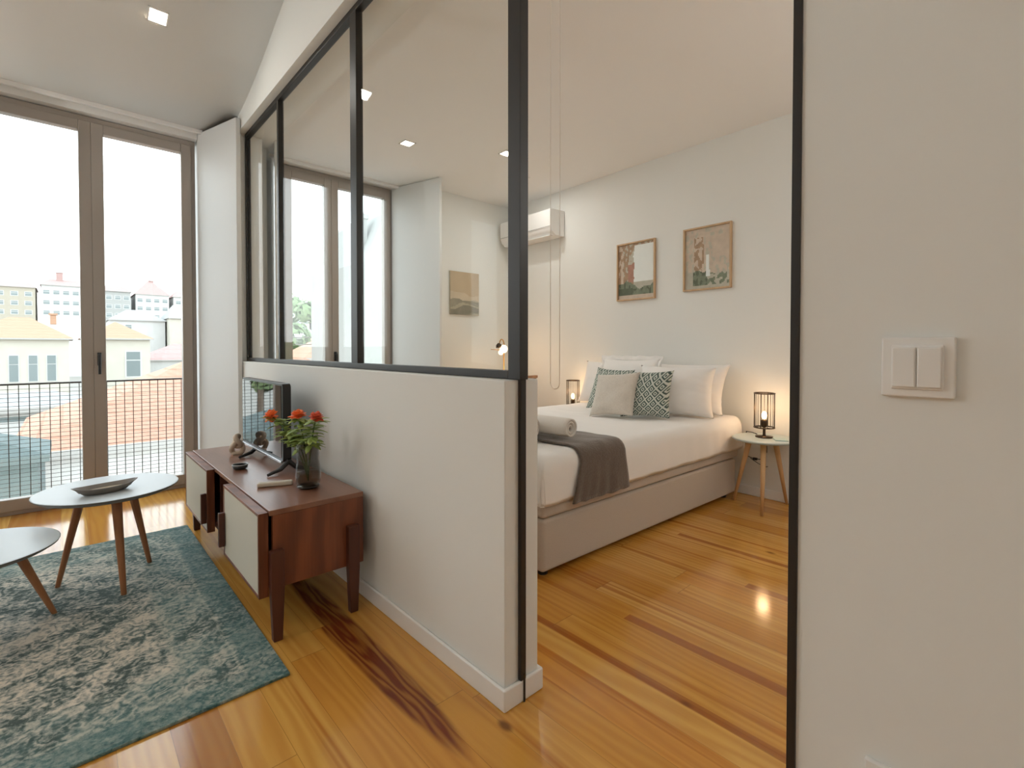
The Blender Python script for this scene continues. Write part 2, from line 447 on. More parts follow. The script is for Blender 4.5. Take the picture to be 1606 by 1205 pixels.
# ------------------------------------------------------------------ DOWNLIGHTS
m_lamp = M('lamp_diffuser'); m_lamp.set((1, .95, .85), emit=(1, .90, .74), estr=9); m_lamp = m_lamp.mat
LW = 2.2
def downlight(x, y, z, tilt, label, power=LW):
    r = thing('downlight', label, 'ceiling light', (x, y, z), 0, 'recessed square ceiling lights', local=True)
    r.rotation_euler = (tilt, 0, 0)
    f = MB()
    s, o = .040, .049
    for a in range(4):
        R = Matrix.Rotation(a * PI / 2, 4, 'Z'); f.box(-o, o, s, o, -.005, .0, R)
    f.build('light_trim', m_trim, r)
    MB().box(-s, s, -s, s, -.003, .0).build('diffuser', m_lamp, r)
    ld = bpy.data.lights.new('downlight_lamp', 'AREA'); ld.size = .08; ld.energy = power; ld.color = (1, .98, .92)
    lo = bpy.data.objects.new('downlight_lamp', ld); COL.objects.link(lo); lo.location = (x, y + math.sin(tilt) * .012, z - .012)
    lo.rotation_euler = (tilt, 0, 0)
    return r
tl = -math.atan(.372)
# unseen opal pendants, added as fill light for living room and bedroom
m_opal = M('opal_glow'); m_opal.set((1, .97, .92), emit=(1, .96, .88), estr=4); m_opal = m_opal.mat
def pendant(x, y, z, top, power, label):
    pd = thing('fill_pendant', label, 'added pendant lamp', (x, y, z), 0, 'added opal pendants')
    MB().ball((x, y, z), .14, 24, 16).build('globe', m_opal, pd, smooth=True)
    MB().tube([(x, y, z + .14), (x, y, top)], .004, 8).build('cord', m_blackpl, pd)
    MB().lathe([(.001, 0), (.05, 0), (.05, .04), (.001, .04)], 24, (x, y, top - .03), cap=False).build('ceiling_rose', m_white, pd)
    ld = bpy.data.lights.new('fill_pendant_light', 'POINT'); ld.energy = power; ld.color = (1, .99, .96); ld.shadow_soft_size = .15
    lo = bpy.data.objects.new('fill_pendant_light', ld); COL.objects.link(lo); lo.location = (x, y, z)
pendant(-1.0, 2.0, 1.95, 3.44, 52, 'opal globe pendant added unseen as fill light over the seating corner')
pendant(-1.6, -.9, 2.1, 3.8288, 62, 'opal globe pendant added unseen as fill light at the back of the living room')
pendant(2.3, -.35, 2.0, 2.70, 62, 'opal globe pendant added unseen as fill light in the front of the bedroom')
# unseen torch-style floor lamp, added to brighten the living-room ceiling
up = thing('fill_uplighter', 'slim white floor lamp added unseen left of the window to brighten the ceiling', 'lamp', (-2.05, 3.70, 0))
MB().lathe([(.001, 0), (.13, 0), (.13, .015), (.012, .022), (.001, .022)], 32, (-2.05, 3.70, 0), cap=False).build('base', m_white, up)
MB().tube([(-2.05, 3.70, .02), (-2.05, 3.70, 1.70)], .012, 10).build('pole', m_white, up, smooth=True)
MB().lathe([(.012, 1.68), (.08, 1.71), (.15, 1.80), (.147, 1.803), (.076, 1.717), (.001, 1.69)], 32, (-2.05, 3.70, 0), cap=False).build('bowl_shade', m_white, up, smooth=True)
MB().ball((-2.05, 3.70, 1.755), .018).build('bulb', m_opal, up, smooth=True)
ld = bpy.data.lights.new('fill_uplighter_light', 'POINT'); ld.energy = 62; ld.color = (1, .985, .95); ld.shadow_soft_size = .02
lo = bpy.data.objects.new('fill_uplighter_light', ld); COL.objects.link(lo); lo.location = (-2.05, 3.70, 1.776)
def zc(y): return 2.75 + .372 * (3.9 - y) if y > 1 else 3.8288
downlight(.407, 3.38, zc(3.38), tl, 'square recessed light in the sloping ceiling above the coffee tables', 1.6)
downlight(2.01, 3.41, 2.70, 0, 'recessed light in the bedroom ceiling near the bedroom window', 2.6)
downlight(2.72, 3.03, 2.70, 0, 'recessed bedroom light just left of the tall black doorway post', 2.4)
downlight(3.22, 3.36, 2.70, 0, 'recessed bedroom light just right of the tall black doorway post', 2.4)

# ------------------------------------------------------------------ RUG
rg = MB().box(-1.2, 1.2, -.915, .915, 0.0, .010).build('rug', rug_mat(), bevel=.003)
rg.location = (-.664, 2.582, 0.0)
tag(rg, 'faded teal and beige vintage patterned rug under the coffee tables', 'rug')

# ------------------------------------------------------------------ SIDEBOARD
m_wal = wood('walnut_end_grain', (.075, .018, .010), (.30, .095, .038), 'z', .8, .42, .1)
m_walt = wood('walnut_top', (.17, .072, .045), (.30, .14, .085), 'y', .7, .36, .3)
m_wald = wood('walnut_dark', (.05, .016, .011), (.12, .036, .02), 'z', .8, .4)
m_door = plain('cream_door_panel', (.64, .62, .54), .55, nz=.1, nscale=200)
sb = thing('sideboard', 'walnut sideboard with cream sliding doors against the half wall', 'sideboard', (.73, 2.66, 0))
Y0, Y1, ZB, ZT = 1.92, 3.38, .185, .48
th = .022
for a in (Y0, Y1 - th): MB().box(.56, .915, a, a + th, ZB, ZT - .02).build('side_panel', m_wal, sb, bevel=.002)
MB().box(.548, .915, Y0, Y1, ZT - .02, ZT).build('top', m_walt, sb, bevel=.002)
MB().box(.545, .915, Y0 + th, Y1 - th, ZB, ZB + .022).build('bottom_panel', m_wald, sb, bevel=.002)
MB().box(.90, .912, Y0 + th, Y1 - th, ZB + .022, ZT - .02).build('back_panel', m_wald, sb)
for yy in (2.46, 2.80):
    MB().box(.57, .90, yy - .01, yy + .01, ZB + .022, ZT - .02).build('divider', m_wald, sb)
def sdoor(a, b, hy, z0=.160, z1=.474):
    f = MB().box(.512, .546, a, a + .014, z0, z1).box(.512, .546, b - .014, b, z0, z1)
    f.box(.512, .546, a + .014, b - .014, z1 - .012, z1).box(.512, .546, a + .014, b - .014, z0, z0 + .012)
    d = f.build('door', m_wal, sb, bevel=.0015); d['_o'] = sb['_o']
    MB().box(.5135, .535, a + .013, b - .013, z0 + .011, z1 - .011).build('door_panel', m_door, d)['label'] = 'cream door panel'
    MB().box(.488, .512, hy - .010, hy + .010, .205, .355).build('handle', m_wald, d, bevel=.003)
sdoor(1.925, 2.46, 2.44); sdoor(2.80, 3.385, 2.822)
for yy, sgn in ((Y0, -1), (Y1, 1)):
    for x, zt in ((.568, .335), (.862, .355)):
        # tapered leg screwed on outside the end panel
        dx = .024
        a, b = (yy - .030, yy - .001) if sgn < 0 else (yy + .001, yy + .030)
        w0 = .016
        vs = []
        for z, hw_, ex in ((0, w0, 0), (.12, .021, 0), (ZB, dx, .004), (zt, dx, .004)):
            vs += [(x - hw_, a, z), (x + hw_, a, z), (x + hw_, b, z), (x - hw_, b, z)]
        fs = [(3, 2, 1, 0), (12, 13, 14, 15)]
        for q in range(3):
            o = q * 4; fs += [(o + i, o + (i + 1) % 4, o + 4 + (i + 1) % 4, o + 4 + i) for i in range(4)]
        MB().add(vs, fs).build('leg', m_wald, sb, bevel=.003)

# ------------------------------------------------------------------ TELEVISION
m_screen = M('tv_screen'); m_screen.set((.006, .006, .007), .03, spec=.9, coat=1.0); m_screen.b.inputs['Coat Roughness'].default_value = .01; m_screen = m_screen.mat
m_silver = plain('silver_strip', (.55, .56, .58), .25, .8)
tv = thing('television', 'black flat screen television standing on the sideboard', 'television', (.79, 2.83, ZT))
ty0, ty1, tz0, tz1 = 2.49, 3.22, .522, .908
# rounded housing
def rrect(y0, y1, z0, z1, r, n=6):
    P = []
    for cy, cz, a0 in ((y1 - r, z1 - r, 0), (y0 + r, z1 - r, 90), (y0 + r, z0 + r, 180), (y1 - r, z0 + r, 270)):
        for i in range(n + 1):
            a = math.radians(a0 + 90 * i / n); P.append((cy + r * math.cos(a), cz + r * math.sin(a)))
    return P
P = rrect(ty0, ty1, tz0, tz1, .022); n = len(P)
mb = MB().add([(.776, y, z) for y, z in P] + [(.815, y, z) for y, z in P], [tuple(range(n)), tuple(range(2 * n - 1, n - 1, -1))] + [(i, n + i, n + (i + 1) % n, (i + 1) % n) for i in range(n)])
mb.build('housing', m_blackpl, tv, bevel=.002)
MB().box(.7742, .7765, ty0 + .022, ty1 - .01, tz0 + .022, tz1 - .01).build('screen', m_screen, tv)
MB().box(.768, .777, ty0 + .012, ty1 - .006, tz0 - .004, tz0 + .008).build('lower_strip', m_silver, tv, bevel=.002)
for yy in (2.47, 2.975):
    ft = MB()
    for sx, sy in ((-.105, -.035), (.075, -.02)):
        ft.tube([(.795, yy, tz0 + .01), (.795 + sx * .4, yy + sy * .4, ZT + .022), (.795 + sx, yy + sy, ZT + .008)], [.012, .011, .007], 8)
    ft.build('stand_foot', m_blackpl, tv)
# ------------------------------------------------------------------ THINGS ON THE SIDEBOARD
vz = thing('flower_vase', 'smoky grey glass vase holding the orange flowers', 'vase', (.765, 2.13, ZT))
m_smoke = glassy('smoke_glass', (.80, .79, .78), 1.4, .02)
pr = [(.030, .0), (.042, .006), (.050, .025), (.052, .05), (.049, .085), (.045, .12), (.045, .16), (.048, .195)]
inn = [(r - .003, z) for r, z in pr[::-1] if z > .01] + [(.028, .012)]
MB().lathe(pr + inn, 40, (.765, 2.13, ZT), cap=True).build('glass_body', m_smoke, vz, smooth=True)
m_water = plain('dark_vase_base', (.06, .045, .038), .1); m_w2 = glassy('vase_water', (.74, .69, .60), 1.33)
MB().lathe([(.026, .013), (.044, .03), (.0465, .05), (.045, .075)], 32, (.765, 2.13, ZT)).build('water', m_w2, vz, smooth=True)
MB().lathe([(.0305, .0005), (.043, .0065), (.047, .012), (.02, .0122)], 32, (.765, 2.13, ZT)).build('base', m_water, vz, smooth=True)
m_petal = M('orange_petals'); f = m_petal.noise(scale=60, detail=2); m_petal.set(m_petal.mix(f, (.85, .10, .02), (.95, .26, .05)), .6); m_petal = m_petal.mat
m_petr = M('red_petals'); f = m_petr.noise(scale=60, detail=2); m_petr.set(m_petr.mix(f, (.55, .05, .02), (.80, .15, .05)), .6); m_petr = m_petr.mat
m_leaf = M('flower_leaf'); f = m_leaf.noise(scale=25, detail=2); m_leaf.set(m_leaf.mix(f, (.15, .25, .045), (.44, .52, .14)), .55); m_leaf = m_leaf.mat
m_stem = plain('flower_stem', (.09, .16, .04), .6)
def leaf(mb, p, d, L, w, droop=.3):
    d = Vector(d).normalized(); s = d.cross(Vector((0, 0, 1)))
    s = s.normalized() if s.length > .01 else Vector((1, 0, 0))
    nrm = s.cross(d); rows = []
    for i in range(5):
        t = i / 4; ww = w * math.sin(PI * min(.98, t * .86 + .1)); c = Vector(p) + d * L * t - Vector((0, 0, droop * L * t * t))
        rows.append((c - s * ww, c - nrm * ww * .25, c + s * ww))
    vs = [q for r in rows for q in r]; fs = []
    for i in range(4):
        for k2 in range(2): a = i * 3 + k2; fs.append((a, a + 1, a + 4, a + 3))
    mb.add(vs, fs)
def flower(tip, tilt, mat, label, sc=1.0):
    base = Vector((.765, 2.13, ZT + .03))
    r = thing('flower', label, 'flower', base, 0, 'cut flowers in the vase')
    tip = Vector(tip); mid = Vector((.765 + (tip.x - .765) * .22, 2.13 + (tip.y - 2.13) * .22, ZT + .20))
    pts = []
    for i in range(9):
        t = i / 8; pts.append(base.lerp(mid, t).lerp(mid.lerp(tip, t), t))
    MB().tube(pts, [.0028] * 9, 7).build('stem', m_stem, r, smooth=True)
    hd = MB(); T = Vector(tilt).normalized(); Q = T.to_track_quat('Z', 'Y').to_matrix().to_4x4()
    for ring, (n_, up, L, w) in enumerate(((7, .15, .034, .017), (8, .7, .030, .014), (6, 1.5, .024, .011), (4, 3.0, .018, .008))):
        for i in range(n_):
            a = 2 * PI * i / n_ + ring * .4 + random.uniform(-.15, .15)
            d = Q.to_3x3() @ Vector((math.cos(a), math.sin(a), up))
            leaf(hd, tip - T * .006 + T * ring * .002, d, L * 1.12 * sc * random.uniform(.9, 1.1), w * 1.15 * sc, .12)
    hd.build('flower_head', mat, r, smooth=True, solid=.0012, fix=False)
    lf = MB()
    for t in (.52, .58, .64, .70, .76, .82, .88, .92):
        i = int(t * 8); p = pts[i].lerp(pts[min(i + 1, 8)], t * 8 - i)
        for q in range(6):
            a = random.uniform(0, 2 * PI)
            leaf(lf, p, (math.cos(a), math.sin(a), random.uniform(-.1, .6)), random.uniform(.04, .068), .013, .35)
    lf.build('leaves', m_leaf, r, smooth=True, solid=.0008, fix=False)
    return r
flower((.675, 2.33, .782), (-.5, -.35, .55), m_petal, 'bright orange flower leaning left in front of the television')
flower((.735, 2.165, .797), (-.2, -.15, .9), m_petal, 'orange flower standing in the middle of the vase', 1.0)
flower((.765, 2.03, .80), (.05, -.5, .8), m_petr, 'smaller red orange flower on the right of the vase', .85)
flower((.715, 2.22, .71), (-.5, .1, .6), m_leaf, 'short leafy green sprig low in the vase', .5)
# cream bar, dark dish, knot ornament
br = MB(); A = Vector((.605, 2.285, ZT)); Bp = Vector((.735, 2.235, ZT)); d = (Bp - A); L = d.length
R = Matrix.Translation(A) @ Matrix.Rotation(math.atan2(d.y, d.x), 4, 'Z')
br.box(0, L, -.016, .016, 0.0005, .019, R)
tag(br.build('remote_control', plain('cream_plastic', (.66, .60, .50), .5), bevel=.006, seg=3), 'slim cream remote control lying in front of the vase', 'remote control')
ds = thing('trinket_dish', 'small round dark dish with pale rim on the sideboard', 'dish', (.635, 2.69, ZT))
MB().lathe([(.022, .0005), (.032, .006), (.036, .022), (.033, .022), (.026, .010), (.01, .008)], 28, (.635, 2.69, ZT)).build('bowl', plain('dark_ceramic', (.03, .032, .034), .3), ds, smooth=True)
MB().lathe([(.036, .022), (.037, .025), (.033, .026), (.032, .022)], 28, (.635, 2.69, ZT)).build('rim', plain('pale_glaze', (.45, .45, .44), .3), ds, smooth=True)
kn = MB(); cx, cy, cz = .712, 3.075, ZT + .056
for q in range(2):
    pts = []
    for i in range(25):
        a = 2 * PI * i / 24
        if q == 0: pts.append((cx + .028 * math.cos(a), cy + .012 * math.sin(a * 2), cz - .018 + .032 * math.sin(a)))
        else: pts.append((cx + .012 * math.sin(2 * a), cy + .026 * math.cos(a), cz + .020 + .030 * math.sin(a)))
    kn.tube(pts, .0135, 10, cap=False)
kn.box(cx - .025, cx + .025, cy - .016, cy + .016, ZT + .0005, ZT + .016)
tag(kn.build('knot_ornament', plain('cream_ceramic', (.62, .51, .40), .6), smooth=True), 'cream knotted chain ornament at the far end of the sideboard', 'ornament')

# ------------------------------------------------------------------ COFFEE TABLES
m_tabtop = plain('blue_grey_table_top', (.54, .60, .64), .38, spec=.4)
m_tabedge = plain('grey_table_edge', (.17, .165, .16), .5)
m_tableg = wood('table_leg_wood', (.30, .115, .045), (.45, .20, .085), 'z', 1., .45)
def coffee(loc, r, h, angs, splay, label):
    t = thing('coffee_table', label, 'coffee table', loc, 0, 'round coffee tables on the rug', local=True)
    MB().lathe([(.001, h - .0005), (r - .004, h - .0005), (r - .001, h), (r - .004, h + .001), (.001, h + .001)], 72, cap=False).build('table_top', m_tabtop, t, smooth=False)
    MB().lathe([(.001, h - .019), (r - .022, h - .019), (r - .003, h - .007), (r, h - .0008), (.001, h - .0008)], 72, cap=False).build('underside', m_tabedge, t)
    for a in angs:
        ca, sa = math.cos(a), math.sin(a)
        p0 = Vector((ca * splay, sa * splay, 0.0)); p1 = Vector((ca * splay * .52, sa * splay * .52, h - .02))
        lg = MB(); u = (p1 - p0); pts = [p0 + u * q for q in (0, .5, 1)]
        s1 = Vector((-sa, ca, 0)); s2 = Vector((ca, sa, 0)); vs = []
        for q, w in zip(pts, (.011, .016, .021)):
            for kk in range(8):
                an = 2 * PI * (kk + .5) / 8; vs.append(q + s1 * math.cos(an) * w + s2 * math.sin(an) * w * .9)
        fs = [(7, 6, 5, 4, 3, 2, 1, 0), tuple(range(16, 24))]
        for q in range(2):
            fs += [(q * 8 + i, q * 8 + (i + 1) % 8, q * 8 + 8 + (i + 1) % 8, q * 8 + 8 + i) for i in range(8)]
        lg.add(vs, fs).build('leg', m_tableg, t, smooth=False, bevel=.002)
    return t
def ang(c, p): return math.atan2(p[1] - c[1], p[0] - c[0])
c1 = (.143, 2.885)
coffee((*c1, .010), .262, .433, [ang(c1, (.175, 2.699)), ang(c1, (.307, 3.014)), ang(c1, (-.048, 2.979))], .20, 'taller round coffee table holding the boat shaped dish')
c2 = (-.275, 2.625)
coffee((*c2, .010), .255, .332, [ang(c2, (-.039, 2.688)), 2.3, 4.45], .24, 'lower round coffee table cut off by the left edge')
DX, DY = .126, 2.80
td = thing('boat_dish', 'shallow boat shaped wooden dish on the taller coffee table', 'dish', (DX, DY, .446))
def boat(u, v, top):
    a = 2 * PI * u; e = .118
    lx = e * math.cos(a); w = .056 * (1 - (abs(math.cos(a)) ** 2.2)) ** .62 * (1 if math.sin(a) > 0 else -1) if abs(math.cos(a)) < .999 else 0
    return lx, w
def bd(u, v):
    lx, w = boat(u, v, 0)
    k_ = [(.50, .0), (.66, .003), (.9, .020), (1.0, .029), (.95, .0295), (.78, .013), (.5, .008), (.01, .008)]
    i = min(7, int(round(v * 7))); s_, z = k_[i]
    z2 = z + .010 * (abs(lx) / .118) ** 3 * (1 if i in (2, 3, 4) else 0)
    R_ = math.radians(12)
    X_, Y_ = lx * s_, w * s_
    return (DX + X_ * math.cos(R_) - Y_ * math.sin(R_), DY + X_ * math.sin(R_) + Y_ * math.cos(R_), .4445 + z2)
MB().grid(bd, 48, 7, lambda u, v: 1 if v > .7 else 0).build('hull', [plain('grey_wood', (.20, .175, .15), .5, var=.2, nscale=40), plain('pale_dish_inside', (.60, .54, .43), .45, var=.25, nscale=25)], td, smooth=True)

# ------------------------------------------------------------------ BED (local coords: x = length, y = width from the near side)
m_bedf = fabric('oatmeal_bed_fabric', (.52, .455, .39), 220, .12, .25)
m_sheet = fabric('white_bed_linen', (.86, .84, .82), 160, .02, .12, .1)
m_throw = M('taupe_throw'); x, y, z = m_throw.xyz(); f = m_throw.noise(scale=120, detail=3); g = m_throw.noise(scale=14, detail=3)
m_throw.set(m_throw.mix(f * .6 + g * .5, (.062, .043, .032), (.165, .125, .098)), .92, sheen=.4); m_throw.bump(f + g, .6, .005); m_throw = m_throw.mat
BR = -.0262
bed = thing('bed', 'double bed with oatmeal box base and white linen', 'bed', (1.62, 1.555, 0), BR, local=True)
BL, BW = 2.0, 1.39
MB().box(0, BL - .02, 0, BW, .03, .282).build('box_base', m_bedf, bed, bevel=.022, seg=4)
MB().box(-.006, BL, -.008, BW + .008, .288, .352).build('upper_rim', m_bedf, bed, bevel=.02, seg=4)
for xx in (.06, BL - .1):
    for yy in (.06, BW - .06): MB().lathe([(.025, 0), (.025, .032)], 12, (xx, yy, 0)).build('foot', m_blackpl, bed)
MB().box(.01, BL, .01, BW - .01, .352, .53).build('mattress', m_sheet, bed, bevel=.04, seg=4)
# duvet: loft over the mattress, hanging to the rim, with creases
def duvet(u, v):
    # v across the width: hang - top - hang ; u along the length with a hang at the foot
    hang, top = .225, .578
    s = v * (BW + 2 * hang) - hang; q = u * (BL + hang + .03) - hang
    def fold(s, w, r=.055):
        if s < r:
            if s < -r * .57: return -.016, -(-s - r * .57) - r
            a = (s + r * .57) / (r * 1.57) * PI / 2
            return -.016 + r * (1 - math.cos(a)), -r + r * math.sin(a)
        return s - .016, 0
    if s <= BW / 2: Y_, dz1 = fold(s, BW)
    else:
        Y_, dz1 = fold(BW - s, BW); Y_ = BW - Y_
    X_, dz2 = fold(q, BL)
    dz = min(dz1, dz2) if (dz1 < 0 and dz2 < 0) else dz1 + dz2
    z = top + dz
    n1 = noise.noise((X_ * 4.2, Y_ * 4.2, 1.3)); n2 = noise.noise((X_ * 11, Y_ * 9, 4.1))
    if dz < -.04:
        k_ = min(1, (-dz) / .2)
        w = noise.noise((X_ * 9 + 3, Y_ * 9, .2)) * .016 * k_ + .006 * k_
        if dz1 < dz2: Y_ += (-w if s < BW / 2 else w) - (.006 if s < BW / 2 else -.006) * k_
        else: X_ -= w * 1.5 + .006 * k_
        z += .006 * noise.noise((X_ * 6, Y_ * 6, 8))
    else: z += .006 * n1 + .0025 * n2
    return (X_, Y_, max(z, .357))
MB().grid(duvet, 110, 84).build('duvet', m_sheet, bed, smooth=True, solid=.008)

def bedpt(lx, ly, z):
    c_, s_ = math.cos(BR), math.sin(BR); return Vector((1.62 + lx * c_ - ly * s_, 1.555 + lx * s_ + ly * c_, z))
# throw across the foot
def throwf(u, v):
    lx = .20 + .36 * u + .03 * math.sin(v * 9)
    tot = BW + .26 + .2; s = v * tot - .26
    bulge = .004 * noise.noise((u * 6, v * 20, 2))
    off = -.036; r = .075; top = .594
    if s < off + r:
        e = off + r - s
        if e < r * PI / 2: a = e / r; Y_, z = off + r - r * math.sin(a), top - r + r * math.cos(a)
        else:
            dn = e - r * PI / 2; Y_ = off - .006 * min(1, dn * 8) - .012 * (noise.noise((u * 9, .3, 5)) + .4) * min(1, dn * 7); z = top - r - dn
            lx += -.05 * (1 - u) * dn / .2 + .07 * u * dn / .25
            z += .012 * noise.noise((u * 7, 3, 1)) * min(1, dn * 6)
    elif s > BW - off - r:
        e = s - (BW - off - r)
        if e < r * PI / 2: a = e / r; Y_, z = BW - off - r + r * math.sin(a), top - r + r * math.cos(a)
        else: Y_, z = BW - off, top - r - (e - r * PI / 2)
    else: Y_, z = s, top
    return bedpt(lx, Y_, z + bulge)
tw = MB().grid(throwf, 26, 90).build('throw_blanket', m_throw, smooth=True, solid=.009)
tag(tw, 'taupe grey throw blanket draped across the foot of the bed', 'blanket')
# rolled towels
m_towel = fabric('white_towel', (.76, .71, .65), 420, .1, .8, .3)
def towel(lx, ly, rot, label, L=.30, r=.056):
    mb = MB(); R = Matrix.Translation(bedpt(lx, ly, .602 + r)) @ Matrix.Rotation(rot, 4, 'Z')
    turns = 2.6; n_ = 72
    def sp(u, v):
        a = u * turns * 2 * PI; rr = .010 + (r - .010) * (u ** .85)
        y_ = (v - .5) * L + .010 * (1 - u)
        e = 1 - .06 * max(0, abs(v - .5) * 2 - .8) * 5 * u
        return R @ Vector((math.cos(a) * rr * e, y_, math.sin(a) * rr * e * .96))
    mb.grid(sp, n_, 12)
    o = mb.build('rolled_towel', m_towel, smooth=True, solid=.011, fix=False)
    return tag(o, label, 'towel', 'rolled towels on the throw')
towel(.315, .27, .10, 'rolled cream towel nearest the side edge of the bed, spiral end showing')
towel(.16, .40, .22, 'rolled cream towel half hidden by the half wall end')

# pillows ------------------------------------------------------------
def pillow(name, c, n, up_rot, w, h, t, mat, label, cat, grp=None, flange=0, seed=0, sag=.0):
    """pillow standing on its lower edge: c bottom centre, n facing direction, tilted"""
    n = Vector(n).normalized(); side = Vector((0, 0, 1)).cross(n).normalized(); up = n.cross(side).normalized()
    if up_rot: 
        Rm = Matrix.Rotation(up_rot, 3, n); side = Rm @ side; up = Rm @ up
    c = Vector(c) + up * (h / 2)
    mb = MB(); N = 34; rnd = seed * 7.3
    for sgn in (1, -1):
        def f(u, v):
            a, b = u * 2 - 1, v * 2 - 1
            core = max(0, (1 - abs(a) ** 2.6)) * max(0, (1 - abs(b) ** 2.6))
            th = t * .5 * core ** .55
            pin = 1 - .10 * (1 - abs(a) ** 2) * abs(b) ** 3; pin2 = 1 - .10 * (1 - abs(b) ** 2) * abs(a) ** 3
            x_ = a * w / 2 * pin2; y_ = b * h / 2 * pin
            wr = noise.noise((a * 2.2 + rnd, b * 2.2, sgn)) * .016 * core + noise.noise((a * 5 + rnd, b * 5, 3)) * .006
            th2 = sgn * (th + .002) + wr * sgn * (.6 if core > .02 else 0)
            y_ -= sag * (1 - abs(a)) * max(0, b) * .3
            return c + side * x_ + up * y_ + n * th2
        mb.grid(f, N, N)
    mats = mat
    o = mb.build(name, mats, smooth=True)
    bm = bmesh.new(); bm.from_mesh(o.data); bmesh.ops.remove_doubles(bm, verts=bm.verts, dist=.0045); bmesh.ops.recalc_face_normals(bm, faces=bm.faces); bm.to_mesh(o.data); bm.free()
    for p in o.data.polygons: p.use_smooth = True
    if flange:
        fm = MB()
        def fl_(u, v):
            a = u * 4; k_ = int(a) % 4; q = a - int(a); pts = [(-1, -1), (1, -1), (1, 1), (-1, 1), (-1, -1)]
            p = Vector(pts[k_]).lerp(Vector(pts[k_ + 1]), q); e = flange * v
            wv = .012 * math.sin(u * 110) * v + .008 * noise.noise((u * 40, v, rnd))
            return c + side * (p.x * (w / 2 - .012 + e)) + up * (p.y * (h / 2 - .012 + e)) + n * wv
        fm.grid(fl_, 160, 3)
        fo = fm.build('ruffle', mats, smooth=True, solid=.004)
        fo.parent = o
    tag(o, label, cat, grp); return o
G1 = 'white bed pillows'
TZ = .590
def wallx(y): return 3.615 + .2 * (y + 1.2) / 5.5
# pairs propped against the wall (n points to the foot of the bed and a little up)
pillow('pillow', (wallx(1.9) - .245, 1.885, TZ), (-.93, -.02, .36), 0, .66, .40, .17, m_sheet, 'white pillow lying against the wall on the near side, behind the patterned cushion', 'pillow', G1, 0, 1)
pillow('pillow', (wallx(2.58) - .245, 2.585, TZ), (-.93, -.02, .36), 0, .66, .40, .17, m_sheet, 'white pillow on the far side, next to the far bedside lamp', 'pillow', G1, 0, 2)
pillow('pillow', (wallx(1.7) - .48, 1.80, TZ), (-.86, -.34, .38), -.02, .54, .385, .21, m_sheet, 'plump white pillow standing at the near edge of the bed', 'pillow', G1, 0, 3)
pillow('pillow', (wallx(2.3) - .40, 2.33, TZ + .03), (-.93, .04, .34), 0, .56, .40, .13, m_sheet, 'white ruffled pillow rising behind the patterned cushions', 'pillow', G1, .035, 4)
# patterned cushions
def cush_mat():
    m = M('green_diamond_fabric'); x, y, z = m.xyz(); p = .030
    u = y / p; w = (z + x * -.35) / p
    a = ((u + w) * .5).fract() - .5; b = ((u - w) * .5).fract() - .5
    d = a.abs().max(b.abs())
    k_ = (d * 3.4 + .2).fract().gt(.55)
    f = m.noise(scale=160, detail=2)
    c = m.mix(k_, (.035, .075, .062), (.60, .63, .57)); m.set(m.mix(f * .25, c, (.2, .23, .2)), .9, sheen=.2); m.bump(f, .3, .003); return m.mat
m_cush = cush_mat()
m_fur = M('pale_fur'); f = m_fur.noise(scale=90, detail=5, rough=.7); g = m_fur.noise(scale=10, detail=2); m_fur.set(m_fur.mix(f * .7 + g * .4, (.50, .44, .37), (.80, .74, .66)), .95, sheen=.5); m_fur.bump(f + g, .8, .008); m_fur = m_fur.mat
G2 = 'green and white patterned cushions'
pillow('cushion', (3.01, 1.90, TZ), (-.88, -.20, .42), .04, .36, .36, .13, m_cush, 'green and white diamond patterned cushion right of the pale cushion', 'cushion', G2, 0, 5)
pillow('cushion', (3.12, 2.33, TZ), (-.90, .0, .40), -.03, .36, .36, .13, m_cush, 'green and white patterned cushion mostly hidden behind the pale cushion', 'cushion', G2, 0, 6)
pillow('cushion', (2.87, 2.085, TZ + .004), (-.80, -.10, .50), .10, .345, .355, .12, m_fur, 'pale beige fluffy cushion leaning in front of the patterned cushions', 'cushion', None, 0, 7)

# ------------------------------------------------------------------ NIGHTSTANDS + LAMPS
m_nst = plain('pale_blue_table_top', (.47, .55, .56), .4)
m_beech = wood('beech_leg', (.55, .33, .15), (.70, .46, .24), 'z', 1., .5)
m_brass = plain('dark_bronze', (.055, .035, .02), .35, .7)
def nightstand(loc, label):
    t = thing('bedside_table', label, 'bedside table', (*loc, 0), 0, 'round bedside tables', local=True)
    MB().lathe([(.001, .456), (.190, .456), (.2, .463), (.2, .470), (.194, .475), (.001, .475)], 56, cap=False).build('table_top', m_nst, t, bevel=.001)
    for a in (ang((0, 0), (-.199, -.062)), ang((0, 0), (.008, .195)), ang((0, 0), (.215, -.095))):
        ca, sa = math.cos(a), math.sin(a)
        pts = [(ca * .205, sa * .205, 0), (ca * .15, sa * .15, .23), (ca * .095, sa * .095, .456)]
        MB().tube(pts, [.009, .014, .019], 14).build('leg', m_beech, t, smooth=True)
    return t
N1 = (3.49, 1.27); N2 = (3.53, 3.17)
nightstand(N1, 'round pale blue topped bedside table near the doorway')
nightstand(N2, 'round bedside table on the far side of the bed')
m_bulb = M('bulb_glow'); m_bulb.set((1, .8, .5), emit=(1, .62, .26), estr=9); m_bulb = m_bulb.mat
m_mesh = M('bronze_wire_mesh')
